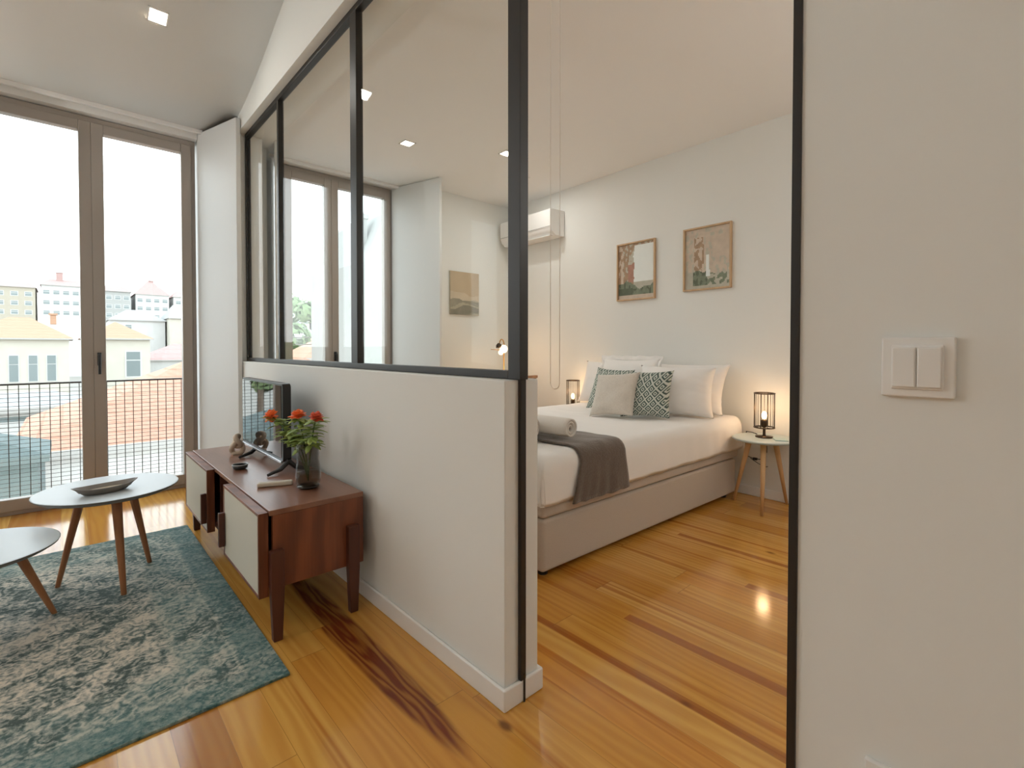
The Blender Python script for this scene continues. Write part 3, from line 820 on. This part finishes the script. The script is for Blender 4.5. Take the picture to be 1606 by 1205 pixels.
def cage_lamp(loc, label):
    t = thing('table_lamp', label, 'table lamp', (*loc, .475), 0, 'cage lamps beside the bed', local=True)
    b = MB().lathe([(.001, 0), (.054, 0), (.056, .004), (.054, .009), (.012, .011), (.009, .02), (.009, .07), (.02, .075), (.02, .115), (.012, .12), (.001, .12)], 28, cap=False)
    b.build('base', m_brass, t, smooth=True)
    c_ = MB(); R_ = .063
    for z in (.068, .300):
        pts = [(R_ * math.cos(2 * PI * i / 32), R_ * math.sin(2 * PI * i / 32), z) for i in range(33)]
        c_.tube(pts, .0042, 8, cap=False)
    for i in range(20):
        a = 2 * PI * i / 20; thick = .0026 if i % 5 == 0 else .0011
        c_.tube([(R_ * math.cos(a), R_ * math.sin(a), .068), (R_ * math.cos(a), R_ * math.sin(a), .300)], thick, 6)
    for a in (0, 2 * PI / 3, 4 * PI / 3): c_.tube([(.009 * math.cos(a), .009 * math.sin(a), .07), (R_ * math.cos(a), R_ * math.sin(a), .068)], .002, 6)
    c_.build('wire_shade', m_brass, t, smooth=True)
    MB().ball((0, 0, .150), .016, 16, 12, (1, 1, 1.7)).build('bulb', m_bulb, t, smooth=True)
    ld = bpy.data.lights.new('lamp_light', 'POINT'); ld.energy = 1.5; ld.color = (1, .62, .33); ld.shadow_soft_size = .035
    lo = bpy.data.objects.new('lamp_light', ld); COL.objects.link(lo); lo.location = (loc[0], loc[1], .475 + .205)
    return t
cage_lamp((3.50, 1.275), 'lit bronze cage lamp on the bedside table near the doorway')
cage_lamp((3.56, 3.02), 'lit bronze cage lamp beyond the far side of the bed')
# booklet on the bedside table
bk = MB().box(-.055, .055, -.038, .038, 0, .006, Matrix.Translation((3.475, 1.165, .4755)) @ Matrix.Rotation(.5, 4, 'Z'))
tag(bk.build('booklet', plain('pale_teal_card', (.45, .60, .60), .5), bevel=.001), 'thin pale teal booklet lying beside the near cage lamp', 'booklet')
# lamp cable with inline switch, hanging behind the table
cb = thing('lamp_cable', 'black lamp cable with inline switch hanging under the near bedside table', 'cable', (3.62, 1.46, .25))
pts = [(3.56, 1.345, .481), (3.60, 1.39, .482), (3.645, 1.45, .478), (3.655, 1.455, .42), (3.65, 1.46, .34), (3.64, 1.44, .30), (3.65, 1.40, .285), (3.66, 1.36, .285), (3.67, 1.33, .30), (3.672, 1.325, .36), (3.67, 1.33, .42)]
MB().tube(pts, .0032, 8).build('wire', m_blackpl, cb, smooth=True)
MB().box(3.642, 3.662, 1.375, 1.405, .276, .294).build('inline_switch', m_blackpl, cb, bevel=.003)
MB().box(3.66, 3.682, 1.318, 1.338, .335, .39).build('plug', m_blackpl, cb, bevel=.003)
pts = [(3.645, 1.42, .286), (3.655, 1.37, .255), (3.665, 1.33, .235), (3.67, 1.31, .24)]
MB().tube(pts, .0026, 8).build('loose_end', m_blackpl, cb, smooth=True)

# floor lamp in the corner
fp = thing('floor_lamp', 'slim brass lamp with glowing round shades under the landscape canvas', 'lamp', (3.40, 3.83, 0))
m_br2 = plain('brass', (.42, .24, .09), .3, .9)
m_globe = M('globe_glow'); m_globe.set((1, .9, .75), emit=(1, .72, .42), estr=2.2); m_globe = m_globe.mat
MB().lathe([(.001, 0), (.12, 0), (.12, .012), (.012, .02), (.001, .02)], 32, (3.40, 3.83, 0), cap=False).build('base', m_br2, fp)
MB().tube([(3.40, 3.83, .015), (3.40, 3.83, 1.07)], .007, 10).build('pole', m_br2, fp, smooth=True)
arc = [(3.40 - .03 + .034 * math.cos(a), 3.83, 1.10 + .075 * math.sin(a)) for a in [PI * i / 14 for i in range(15)]]
MB().tube([(3.40, 3.83, 1.06)] + arc, .006, 8).tube([(3.40, 3.83, 1.06), (3.22, 3.83, 1.07)], .0035, 8).build('arm', m_br2, fp, smooth=True)
MB().lathe([(.012, .0), (.03, -.02), (.032, -.045), (.026, -.05)], 20, (3.33, 3.83, 1.135)).build('lamp_cap', m_brass, fp, smooth=True)
MB().ball((3.37, 3.80, 1.075), .042).build('globe_shade', m_globe, fp, smooth=True)
MB().ball((3.33, 3.80, 1.038), .026).build('globe_shade', m_globe, fp, smooth=True)
ld = bpy.data.lights.new('lamp_light', 'POINT'); ld.energy = 1.7; ld.color = (1, .62, .33); ld.shadow_soft_size = .05
lo = bpy.data.objects.new('lamp_light', ld); COL.objects.link(lo); lo.location = (3.35, 3.72, 1.02)
# chair seen past the half wall end
ch = thing('side_chair', 'brown framed chair with pale back beyond the bed, behind the half wall end', 'chair', (3.20, 3.45, 0))
m_chw = wood('chair_wood', (.16, .075, .035), (.28, .14, .065), 'z', 1., .45); m_chp = fabric('pale_chair_fabric', (.62, .50, .40), 200)
q = MB()
for xx in (3.02, 3.40): MB().box(xx - .014, xx + .014, 3.36, 3.39, 0, .80).build('rear_leg', m_chw, ch, bevel=.004)
for xx in (3.02, 3.40): MB().box(xx - .016, xx + .016, 3.72, 3.752, 0, .43).build('front_leg', m_chw, ch, bevel=.004)
MB().box(2.99, 3.43, 3.36, 3.395, .79, .815).build('top_rail', m_chw, ch, bevel=.004)
MB().box(3.035, 3.385, 3.365, 3.385, .52, .789).build('backrest', m_chp, ch, bevel=.006)
MB().box(3.0, 3.42, 3.36, 3.77, .43, .48).build('seat', m_chp, ch, bevel=.015, seg=3)

# ------------------------------------------------------------------ PICTURES
m_oak = wood('light_oak_frame', (.48, .31, .17), (.62, .43, .26), 'z', 1.2, .5)
def shade(name, c, var=.2, sc=20): return plain(name, c, .6, var=var, nscale=sc)
P_ = [shade('print_paper', (.62, .52, .42)), shade('print_cliff', (.40, .27, .17), .35, 30), shade('print_sky', (.84, .88, .86), .04), shade('print_green', (.20, .235, .16), .45, 40),
      shade('print_mist', (.52, .50, .41), .2), shade('print_red', (.42, .22, .16), .3, 30), shade('print_darkgreen', (.115, .135, .085), .3, 40)]
m_pglass = glassy('picture_glass', (1, 1, 1), 1.25)
def picture(yc, zc_, w, h, fn, label):
    xw = wallx(yc) - .001; a = math.atan2(.2, 5.5)
    r = thing('framed_print', label, 'picture', (xw, yc, zc_), -a, 'framed prints above the bed', local=True)
    f = MB(); d = .024; b = .013
    f.box(-d, 0, -w / 2, -w / 2 + b, -h / 2, h / 2).box(-d, 0, w / 2 - b, w / 2, -h / 2, h / 2)
    f.box(-d, 0, -w / 2 + b, w / 2 - b, h / 2 - b, h / 2).box(-d, 0, -w / 2 + b, w / 2 - b, -h / 2, -h / 2 + b)
    f.build('frame', m_oak, r, bevel=.002)
    iw, ih = w - 2 * b, h - 2 * b
    MB().grid(lambda u, v: (-.006, iw / 2 - u * iw, -ih / 2 + v * ih), 44, 56, fn).build('print', P_, r)
    MB().box(-.014, -.012, -iw / 2, iw / 2, -ih / 2, ih / 2).build('glazing', m_pglass, r)
    return r
def art1(u, v):
    n = noise.noise((u * 6, v * 6, 2)) * .06; n2 = noise.noise((u * 14, v * 10, 5))
    if v < .07: return 0
    if v < .26 + .06 * math.sin(u * 7) + n: return 6 if n2 > .25 or u < .42 and v < .2 else 3
    if u > .44 + n * .6 and v < .97:
        return 4 if v < .30 else 2
    if .28 < u < .47 and .30 < v < .62 + n: return 5
    if u < .14: return 1 if n2 > 0 else 0
    return 1 if n2 > -.05 else 4
def art2(u, v):
    n = noise.noise((u * 5, v * 5, 7)) * .07; n2 = noise.noise((u * 13, v * 13, 1))
    if v < .06: return 4
    if .47 < u < .54 + .03 * (v < .3) and .2 < v < .55: return 2
    if v < .30 + n * .8 and u < .5 and u > .18: return 6 if n2 > .05 else 3
    if v < .24 + n and u >= .5: return 3 if n2 > 0 else 4
    if v < .28 and u <= .18: return 4
    if v > .86: return 0 if n2 > -.2 else 4
    if .2 < u < .43 and v > .3: return 1 if n2 > -.1 else 0
    if u > .62 and v > .5: return 0
    return 0 if n2 > -.15 else 4
picture(2.448, 1.768, .40, .515, art1, 'framed print with a pale sky and cliff, nearest the air conditioner')
picture(1.788, 1.79, .395, .50, art2, 'framed waterfall print, the right one of the two prints above the bed')
# landscape canvas on the window wall
cv = thing('landscape_picture', 'small unframed landscape canvas on the far wall, seen through glass', 'painting', (3.155, 4.2, 1.66))
LC = [shade('canvas_sky', (.52, .42, .29), .12, 8), shade('canvas_cloud', (.58, .50, .38), .15, 10), shade('canvas_sea', (.30, .285, .22), .25, 14), shade('canvas_dark', (.23, .22, .175), .25, 20), shade('canvas_sand', (.42, .385, .29), .15, 14)]
def land(u, v):
    n = noise.noise((u * 3, v * 6, 3)) * .05
    if v > .50 + .06 * math.cos(u * 4) + n: return 0
    if v > .36 - .03 * u + n: return 1
    w = (v * 16 + math.sin(u * 5 + v * 9) * .8 + n * 8)
    return 3 if math.sin(w) > .3 else (2 if math.sin(w * 1.7) > -.2 else 4)
MB().grid(lambda u, v: (2.965 + .38 * u, 4.179, 1.437 + .455 * v), 36, 48, land).build('painted_face', LC, cv)
MB().box(2.965, 3.345, 4.18, 4.199, 1.437, 1.892).build('canvas_edge', shade('canvas_cloth', (.5, .44, .34)), cv)

# ------------------------------------------------------------------ AIR CONDITIONER
ac = thing('air_conditioner', 'white split air conditioner high on the headboard wall', 'air conditioner', (3.775, 3.32, 2.22), math.atan2(-.2, 5.5), local=True)
prof = [(0, 0), (-.13, 0), (-.175, .035), (-.195, .09), (-.198, .25), (-.185, .262), (0, .262)]
n = len(prof); L = .80
mb = MB().add([(x_, 0, z_) for x_, z_ in prof] + [(x_, L, z_) for x_, z_ in prof], [tuple(range(n)), tuple(range(2 * n - 1, n - 1, -1))] + [(i, (i + 1) % n, n + (i + 1) % n, n + i) for i in range(n)])
mb.build('housing', m_white, ac, bevel=.006)
MB().box(-.172, -.10, .04, L - .04, -.004, .004, Matrix.Rotation(0, 4, 'Y')).build('air_flap', m_trim, ac, bevel=.001)
MB().box(-.199, -.1975, .01, L - .01, .083, .087).build('seam', plain('shadow_gap', (.25, .23, .21), .6), ac)

# ------------------------------------------------------------------ BALCONY RAILINGS
m_rail = plain('dark_railing', (.075, .065, .06), .5, .3)
def railing(x0, x1, y, label, top=.84):
    r = thing('balcony_railing', label, 'railing', (x0, y, 0), 0, 'mesh balcony railings')
    MB().box(x0, x1, y - .02, y + .02, top - .012, top).build('top_rail', m_rail, r)
    MB().box(x0, x1, y - .012, y + .012, .03, .045).build('bottom_rail', m_rail, r)
    g = MB(); nx = int((x1 - x0) / .05)
    for i in range(nx + 1):
        xx = x0 + (x1 - x0) * i / nx; g.box(xx - .0022, xx + .0022, y - .003, y + .003, .045, top - .012)
    for i in range(1, 27):
        z = .045 + (top - .057) * i / 27; g.box(x0, x1, y + .003, y + .006, z - .0013, z + .0013)
    g.build('wire_mesh', m_rail, r)
    for xx in (x0 - .012, x1 + .012): MB().box(xx - .012, xx + .012, y - .012, y + .012, -.1, top).build('post', m_rail, r)
    return r
railing(-.60, .80, 4.75, 'dark wire mesh railing outside the living room window')
railing(1.34, 2.52, 4.75, 'dark wire mesh railing outside the bedroom window')
struct(MB().box(-3.4, 4.2, 4.62, 4.85, -.22, -.10).build('balcony_slab', plain('concrete', (.45, .43, .40), .8)))

# ------------------------------------------------------------------ OUTSIDE
def ext(name, c, var=.1, sc=1.5): return plain(name, c, .85, var=var, nscale=sc, spec=.1)
def roof_mat(name, c0, c1, pitch=.22):
    m = M(name); x, y, z = m.xyz()
    rows = (z / (pitch * .55)).fract(); cols = ((x + y) / pitch).fract()
    n_ = m.noise(scale=2.5, detail=4); s_ = (rows.lt(.16) * .5 + (cols - .5).abs() * .5)
    m.set(m.mix(s_ * .6 + n_ * .5, c1, c0), .85, spec=.1); m.bump((cols - .5).abs() * -1 - rows, .5, .03); return m.mat
m_ewhite = ext('pale_render', (0.465, 0.461, 0.444)); m_ecream = ext('cream_render', (.445, .420, .36)); m_ebeige = ext('beige_render', (.355, .32, .26))
m_egrey = ext('grey_render', (0.310, 0.310, 0.296)); m_ebase = ext('hill_ground', (0.296, 0.282, 0.253))
m_terra = roof_mat('terracotta_tiles', (.33, .155, .10), (.50, .30, .22)); m_terra2 = roof_mat('pale_orange_tiles', (.32, .185, .12), (.40, .26, .18), .4)
m_red = roof_mat('faded_red_tiles', (.29, .185, .170), (.38, .27, .25), .8); m_greyroof = roof_mat('grey_roof_sheets', (0.249, 0.249, 0.244), (0.335, 0.335, 0.325), .6)
m_teal = roof_mat('green_grey_metal', (0.108, 0.135, 0.131), (0.153, 0.185, 0.180), .5)
m_ewin = plain('far_window_glass', (.16, .19, .19), .15); m_edark = ext('dark_opening', (.17, .155, .14)); m_gut = ext('grey_gutter', (.36, .35, .33))
GZ = -9.0
def hip(mb, x0, x1, y0, y1, z0, zr, inset, over=.15, mi=0, gable=False):
    x0 -= over; x1 += over; y0 -= over; y1 += over; ym = (y0 + y1) / 2
    a, b = x0 + inset, x1 - inset
    if a > b: a = b = (x0 + x1) / 2
    vs = [(x0, y0, z0), (x1, y0, z0), (x1, y1, z0), (x0, y1, z0), (a, ym, zr), (b, ym, zr), (x0, y0, z0 - .07), (x1, y0, z0 - .07), (x1, y1, z0 - .07), (x0, y1, z0 - .07)]
    mb.add(vs, [(0, 1, 5, 4), (1, 2, 5), (2, 3, 4, 5), (3, 0, 4), (0, 6, 7, 1), (1, 7, 8, 2), (2, 8, 9, 3), (3, 9, 6, 0), (9, 8, 7, 6)], mi)
def building(label, x0, x1, y0, dep, ze, zr, inset, wallm, roofm, wins=(), chim=(), grp=None, over=.15, gut=True, gz=GZ, name='house', cat='house', rz=0):
    r = thing(name, label, cat, (x0, y0, gz), rz, grp)
    MB().box(x0, x1, y0, y0 + dep, gz, ze).build('walls', wallm, r)
    if zr is not None:
        m_ = MB(); hip(m_, x0, x1, y0, y0 + dep, ze, zr, inset, over); m_.build('roof', roofm, r)
        if gut: MB().box(x0 - over, x1 + over, y0 - over - .05, y0 - over, ze - .10, ze).build('gutter', m_gut, r)
    else: MB().box(x0 - .1, x1 + .1, y0 - .1, y0 + dep, ze, ze + .25).build('parapet', roofm, r)
    for (a, b, c_, d) in wins:
        f_ = (b - a) * .12
        w = MB().box(a - f_, b + f_, y0 - .03, y0 + .02, c_ - f_, d + f_).build('window', m_ewhite, r); w['_o'] = r['_o']
        zt = c_ + (d - c_) * .66
        MB().box(a, b, y0 - .045, y0 - .02, c_, zt - f_ * .4).box(a, b, y0 - .045, y0 - .02, zt + f_ * .4, d).build('pane', m_ewin, w)
    for (a, b, z0, z1) in chim:
        yc = y0 + dep * .4
        MB().box(a, b, yc, yc + (b - a), z0, z1).box(a - .08, b + .08, yc - .08, yc + (b - a) + .08, z1, z1 + .12).build('chimney', roofm, r)
    return r
def sc(x, z, k): return x * k, 1.08 + (z - 1.08) * k
GH = 'houses across the valley'
# near neighbour with the terracotta roof below the living-room window
building('white neighbour house with terracotta hip roof just beyond the railing', -.52, 6.3, 9, 4.6, -.30, .86, 2.35, m_ewhite, m_terra, [(-.335, -.21, -.87, -.38)], over=.06)
MB_ = MB(); hip(MB_, -1.9, -.18, 7.0, 8.0, -.02, .33, .9, .05)
sh = thing('shed', 'green grey metal roofed shed left of the terracotta roof', 'shed', (-1.9, 7, GZ)); MB().box(-1.85, -.22, 7.05, 7.95, GZ, -.05).build('walls', m_teal, sh); MB_.build('roof', m_teal, sh)
building('low pale shed with a flat white roof behind the green shed', -1.6, .25, 15, 2.5, -.20, .05, .6, m_ewhite, m_greyroof, [(-1.1, -.2, -.5, -.28)], name='shed', cat='shed')
# cream house
k = 2.0
def bz(z): return 1.08 + (z - 1.08) * k
ws = [(a * k, b * k, bz(-.07), bz(.83)) for a, b in ((-1.415, -1.195), (-.933, -.72), (-.465, -.243))]
building('cream house with three tall white windows and orange roof', -2.6 * k, .12 * k, 48, 8, bz(1.44), bz(2.25), 2.4, m_ecream, m_terra2, ws, [(-.80, -.45, bz(2.0), bz(2.36))], GH, over=.25, gz=-14)
building('cream house wing with a balcony door right of the window mullion', .55 * k, 2.60 * k, 50, 6, bz(1.43) + .1, bz(2.20), 3.2, m_ecream, m_terra2, [(1.0, 1.3, bz(0), bz(.92)), (1.83 * k, 2.27 * k, bz(-.05), bz(.94))], (), GH, over=.25, gz=-14)
# white-walled house with grey roof and tall party wall
kk = 1.75
def cz(z): return 1.08 + (z - 1.08) * kk
building('pale house with low grey roof behind the cream wing', 2.1 * kk, 5.0 * kk, 70, 7, cz(2.93), cz(3.70), 1.9, m_ewhite, m_greyroof, [(2.9 * kk, 3.2 * kk, cz(2.3), cz(2.6))], (), GH, gz=-14)
building('tall pale gable house at the right of the living room view', 5.1 * kk, 8.0 * kk, 68, 8, cz(3.1), cz(4.1), 1.0, m_ecream, m_greyroof, (), (), GH, gz=-14)
building('low house with pinkish roof just below the tall gable house', 3.1 * kk, 7.5 * kk, 57, 8, cz(.45), cz(1.35), 3, m_ewhite, m_red, (), (), GH, gz=-14)
# apartments on the hill
q = 150 / 90; AP = [0]
def dz_(z): return 1.08 + (z - 1.08) * q
def wgrid(x0, x1, nx, z0, z1, nz, w, h):
    return [(x0 + (x1 - x0) * (i + .5) / nx - w / 2, x0 + (x1 - x0) * (i + .5) / nx + w / 2, z0 + (z1 - z0) * (j + .5) / nz - h / 2, z0 + (z1 - z0) * (j + .5) / nz + h / 2) for i in range(nx) for j in range(nz)]
GA = 'apartment blocks on the hill'
def apt(label, x0, x1, ze, zr, wm, rm, nx, nz, y0=150, chim=(), inset=1.5):
    return building(label, x0 * q + .4, x1 * q - .4, y0, 12, dz_(ze), None if zr is None else dz_(zr), inset, wm, rm, wgrid(x0 * q + .4, x1 * q - .4, nx, dz_(5.2), dz_(ze - .3), nz, 1.0, .8), chim, GA, gz=-10, name='apartment_block', cat='building', over=.25)
apt('beige apartment block at the left end of the hill row', -9.5, -2.55, 9.1, 10.0, m_ebeige, m_red, 5, 3)
apt('white apartment block with faded red roof left of the mullion', -2.45, 2.9, 9.6, 10.7, m_ewhite, m_red, 5, 3, chim=[(-1.3, -.1, dz_(10.0), dz_(11.6))])
apt('grey white apartment block right of the mullion', 3.0, 7.4, 9.3, 10.3, m_egrey, m_red, 4, 3)
apt('white apartment block with a dormer under a peaked red roof', 7.5, 12.0, 9.1, 11.7, m_ewhite, m_red, 4, 3, chim=[(16.2, 17.0, dz_(10), dz_(11.4))], inset=4)
apt('pale apartment block at the right end of the living room view', 12.1, 17.5, 9.0, 10.1, m_ewhite, m_red, 4, 3)
apt('beige apartment block seen through the bedroom window', 26.5, 33.0, 9.0, None, m_ebeige, m_egrey, 5, 3)
apt('grey apartment block near the bedroom window mullion', 33.2, 38.0, 9.6, None, m_egrey, m_egrey, 4, 3)
apt('grey apartment block with a red roof right of the bedroom window mullion', 38.3, 46.0, 8.8, 9.6, m_egrey, m_red, 5, 3)
# bedroom view
building('small house with white pyramid roof seen through the bedroom window', 8.45 * 1.3, 9.95 * 1.3, 26 * 1.3, 2.2, 1.08 + .56 * 1.3, 1.08 + 1.46 * 1.3, 1.2, m_egrey, m_greyroof, (), (), GH, gut=True)
building('terracotta roofed house under the bedroom window', 5.2, 9.4, 14.6, 2.2, .80, 1.75, 1.6, m_ecream, m_terra, (), (), GH, over=.1)
building('orange roofed house beside the white chimney wall', 11.3, 15.5, 27, 5, 1.5, 2.7, 2.2, m_ecream, m_terra2, [(11.9, 12.3, .6, 1.2)], (), GH)
hw2 = thing('chimney_wall', 'tall white gable wall with a chimney stack, right in the bedroom window', 'wall', (3.86, 8, GZ))
MB().add([(3.86, 8, GZ), (5.2, 8, GZ), (5.2, 8, 4.3), (4.25, 8, 3.5), (3.86, 8, 2.6), (3.86, 10.5, GZ), (5.2, 10.5, GZ), (5.2, 10.5, 4.3), (4.25, 10.5, 3.5), (3.86, 10.5, 2.6)],
         [(0, 1, 2, 3, 4), (9, 8, 7, 6, 5), (0, 5, 6, 1), (1, 6, 7, 2), (2, 7, 8, 3), (3, 8, 9, 4), (4, 9, 5, 0)]).build('gable', m_egrey, hw2)
MB().box(3.88, 4.06, 8.3, 8.5, 2.5, 3.42).box(3.86, 4.08, 8.28, 8.52, 3.42, 3.50).build('chimney', m_egrey, hw2)
# utility pole + aerials
pl = thing('utility_pole', 'thin dark pole in front of the hill apartments', 'pole', (10.3, 55, -14)); MB().tube([(9.44, 55, -14), (9.44, 55, 5.6)], .07, 8).build('mast', m_edark, pl); MB().box(9.04, 9.84, 54.97, 55.03, 4.9, 5.0).build('crossarm', m_edark, pl)
wr = MB()
for z0, z1 in ((1.35, 1.9), (1.2, 1.75)):
    wr.tube([(3.0 + 2.6 * i / 12, 10.6, z0 + (z1 - z0) * i / 12 - .25 * math.sin(PI * i / 12)) for i in range(13)], .012, 6)
tag(wr.build('overhead_wires', m_edark, smooth=True), 'dark overhead wires sagging across the bedroom window view', 'wires')
# hillside ground: falls away below the window and climbs again
def hill(u, v):
    x_ = -120 + 260 * u; y_ = 5 + 215 * v
    z_ = -9 - 4 * math.sin(min(1, v * 3) * PI / 2) + 20 * max(0, v - .3) * 1.05
    return (x_, y_, min(z_, 4.6) + noise.noise((x_ * .03, y_ * .03, 0)) * .5)
struct(MB().grid(hill, 30, 30).build('ground', m_ebase, smooth=True))
# trees
m_tree = M('tree_foliage'); f = m_tree.noise(scale=3, detail=4); m_tree.set(m_tree.mix(f, (.10, .17, .07), (.27, .36, .19)), .7, spec=.2); m_tree = m_tree.mat
m_bark = ext('bark', (.16, .12, .09))
def tree(x_, y_, z0, z1, w, label, n_=900, ls=.16):
    r = thing('tree', label, 'tree', (x_, y_, z0), 0, 'trees behind the house')
    MB().tube([(x_, y_, z0), (x_ + .1, y_, (z0 + z1) / 2), (x_, y_, z1 - w * .4)], [.16, .11, .04], 8).build('trunk', m_bark, r)
    fm = MB(); blobs = []
    for i in range(14):
        a = random.uniform(0, 2 * PI); rr = random.uniform(0, w * .75); blobs.append((Vector((x_ + rr * math.cos(a), y_ + rr * math.sin(a), random.uniform(z0 + (z1 - z0) * .35, z1 - w * .4))), w * random.uniform(.35, .55)))
    for i in range(n_):
        c_, rb = random.choice(blobs); d_ = Vector((random.gauss(0, 1), random.gauss(0, 1), random.gauss(0, 1))).normalized()
        p = c_ + d_ * rb * random.uniform(.75, 1.05)
        t1 = d_.cross(Vector((random.random(), random.random(), random.random() + .1))).normalized(); t2 = (d_ + t1 * random.uniform(-.5, .5)).cross(t1).normalized()
        s_ = ls * random.uniform(.7, 1.4)
        fm.add([p - t1 * s_, p - t2 * s_ * .45, p + t1 * s_, p + t2 * s_ * .45], [(0, 1, 2, 3)])
    fm.build('foliage', m_tree, r, fix=False)
tree(6.02, 18.4, -8, 3.3, 1.2, 'green tree at the left edge of the bedroom window', 1800, .16)
tree(-1.16, 9.9, -8, 1.25, .42, 'green tree left of the living room window, mirrored in the television', 1800, .13)
tree(-4.4, 14.5, -9, 1.2, 1.9, 'green tree further left behind the green shed', 1400, .2)

# ------------------------------------------------------------------ LIGHT
w = bpy.data.worlds.new('hazy_sky'); S.world = w; w.use_nodes = True
nt = w.node_tree; bg = nt.nodes['Background']
tc = nt.nodes.new('ShaderNodeTexCoord'); sp = nt.nodes.new('ShaderNodeSeparateXYZ'); nt.links.new(tc.outputs['Generated'], sp.inputs[0])
rp = nt.nodes.new('ShaderNodeValToRGB'); nt.links.new(sp.outputs[2], rp.inputs[0])
e = rp.color_ramp.elements; e[0].position = 0; e[0].color = (.92, .955, .96, 1); e[1].position = .7; e[1].color = (.80, .91, 1.0, 1)
nt.links.new(rp.outputs[0], bg.inputs[0]); bg.inputs[1].default_value = 3.4
for x0, x1 in ((-.45, .735), (1.42, 2.44), (-2.52, -1.37)):
    ld = bpy.data.lights.new('window_portal', 'AREA'); ld.shape = 'RECTANGLE'; ld.size = x1 - x0; ld.size_y = 2.6
    ld.cycles.is_portal = True
    lo = bpy.data.objects.new('window_portal', ld); COL.objects.link(lo); lo.location = ((x0 + x1) / 2, 4.61, 1.33); lo.rotation_euler = (-PI / 2, 0, 0)

# ------------------------------------------------------------------ CAMERA
F = 764.; yaw = math.radians(42.55); pitch = math.radians(1.0)
cam = bpy.data.cameras.new('camera'); cam.sensor_width = 36; cam.lens = 36 * F / 1606; cam.clip_start = .02; cam.clip_end = 500
cam.shift_y = -(602.5 - 560) / 1606
co = bpy.data.objects.new('camera', cam); COL.objects.link(co); co.location = (0, 0, 1.08)
co.rotation_euler = (PI / 2 - pitch, 0, -yaw); S.camera = co
S.view_settings.view_transform = 'Standard'; S.view_settings.look = 'None'; S.view_settings.exposure = .44; S.view_settings.gamma = 1
S.view_settings.use_curve_mapping = False
S.cycles.use_denoising = True; S.cycles.max_bounces = 14; S.cycles.diffuse_bounces = 8; S.cycles.transparent_max_bounces = 16; S.cycles.sample_clamp_indirect = 6
for o in bpy.data.objects:
    if '_o' in o: del o['_o']
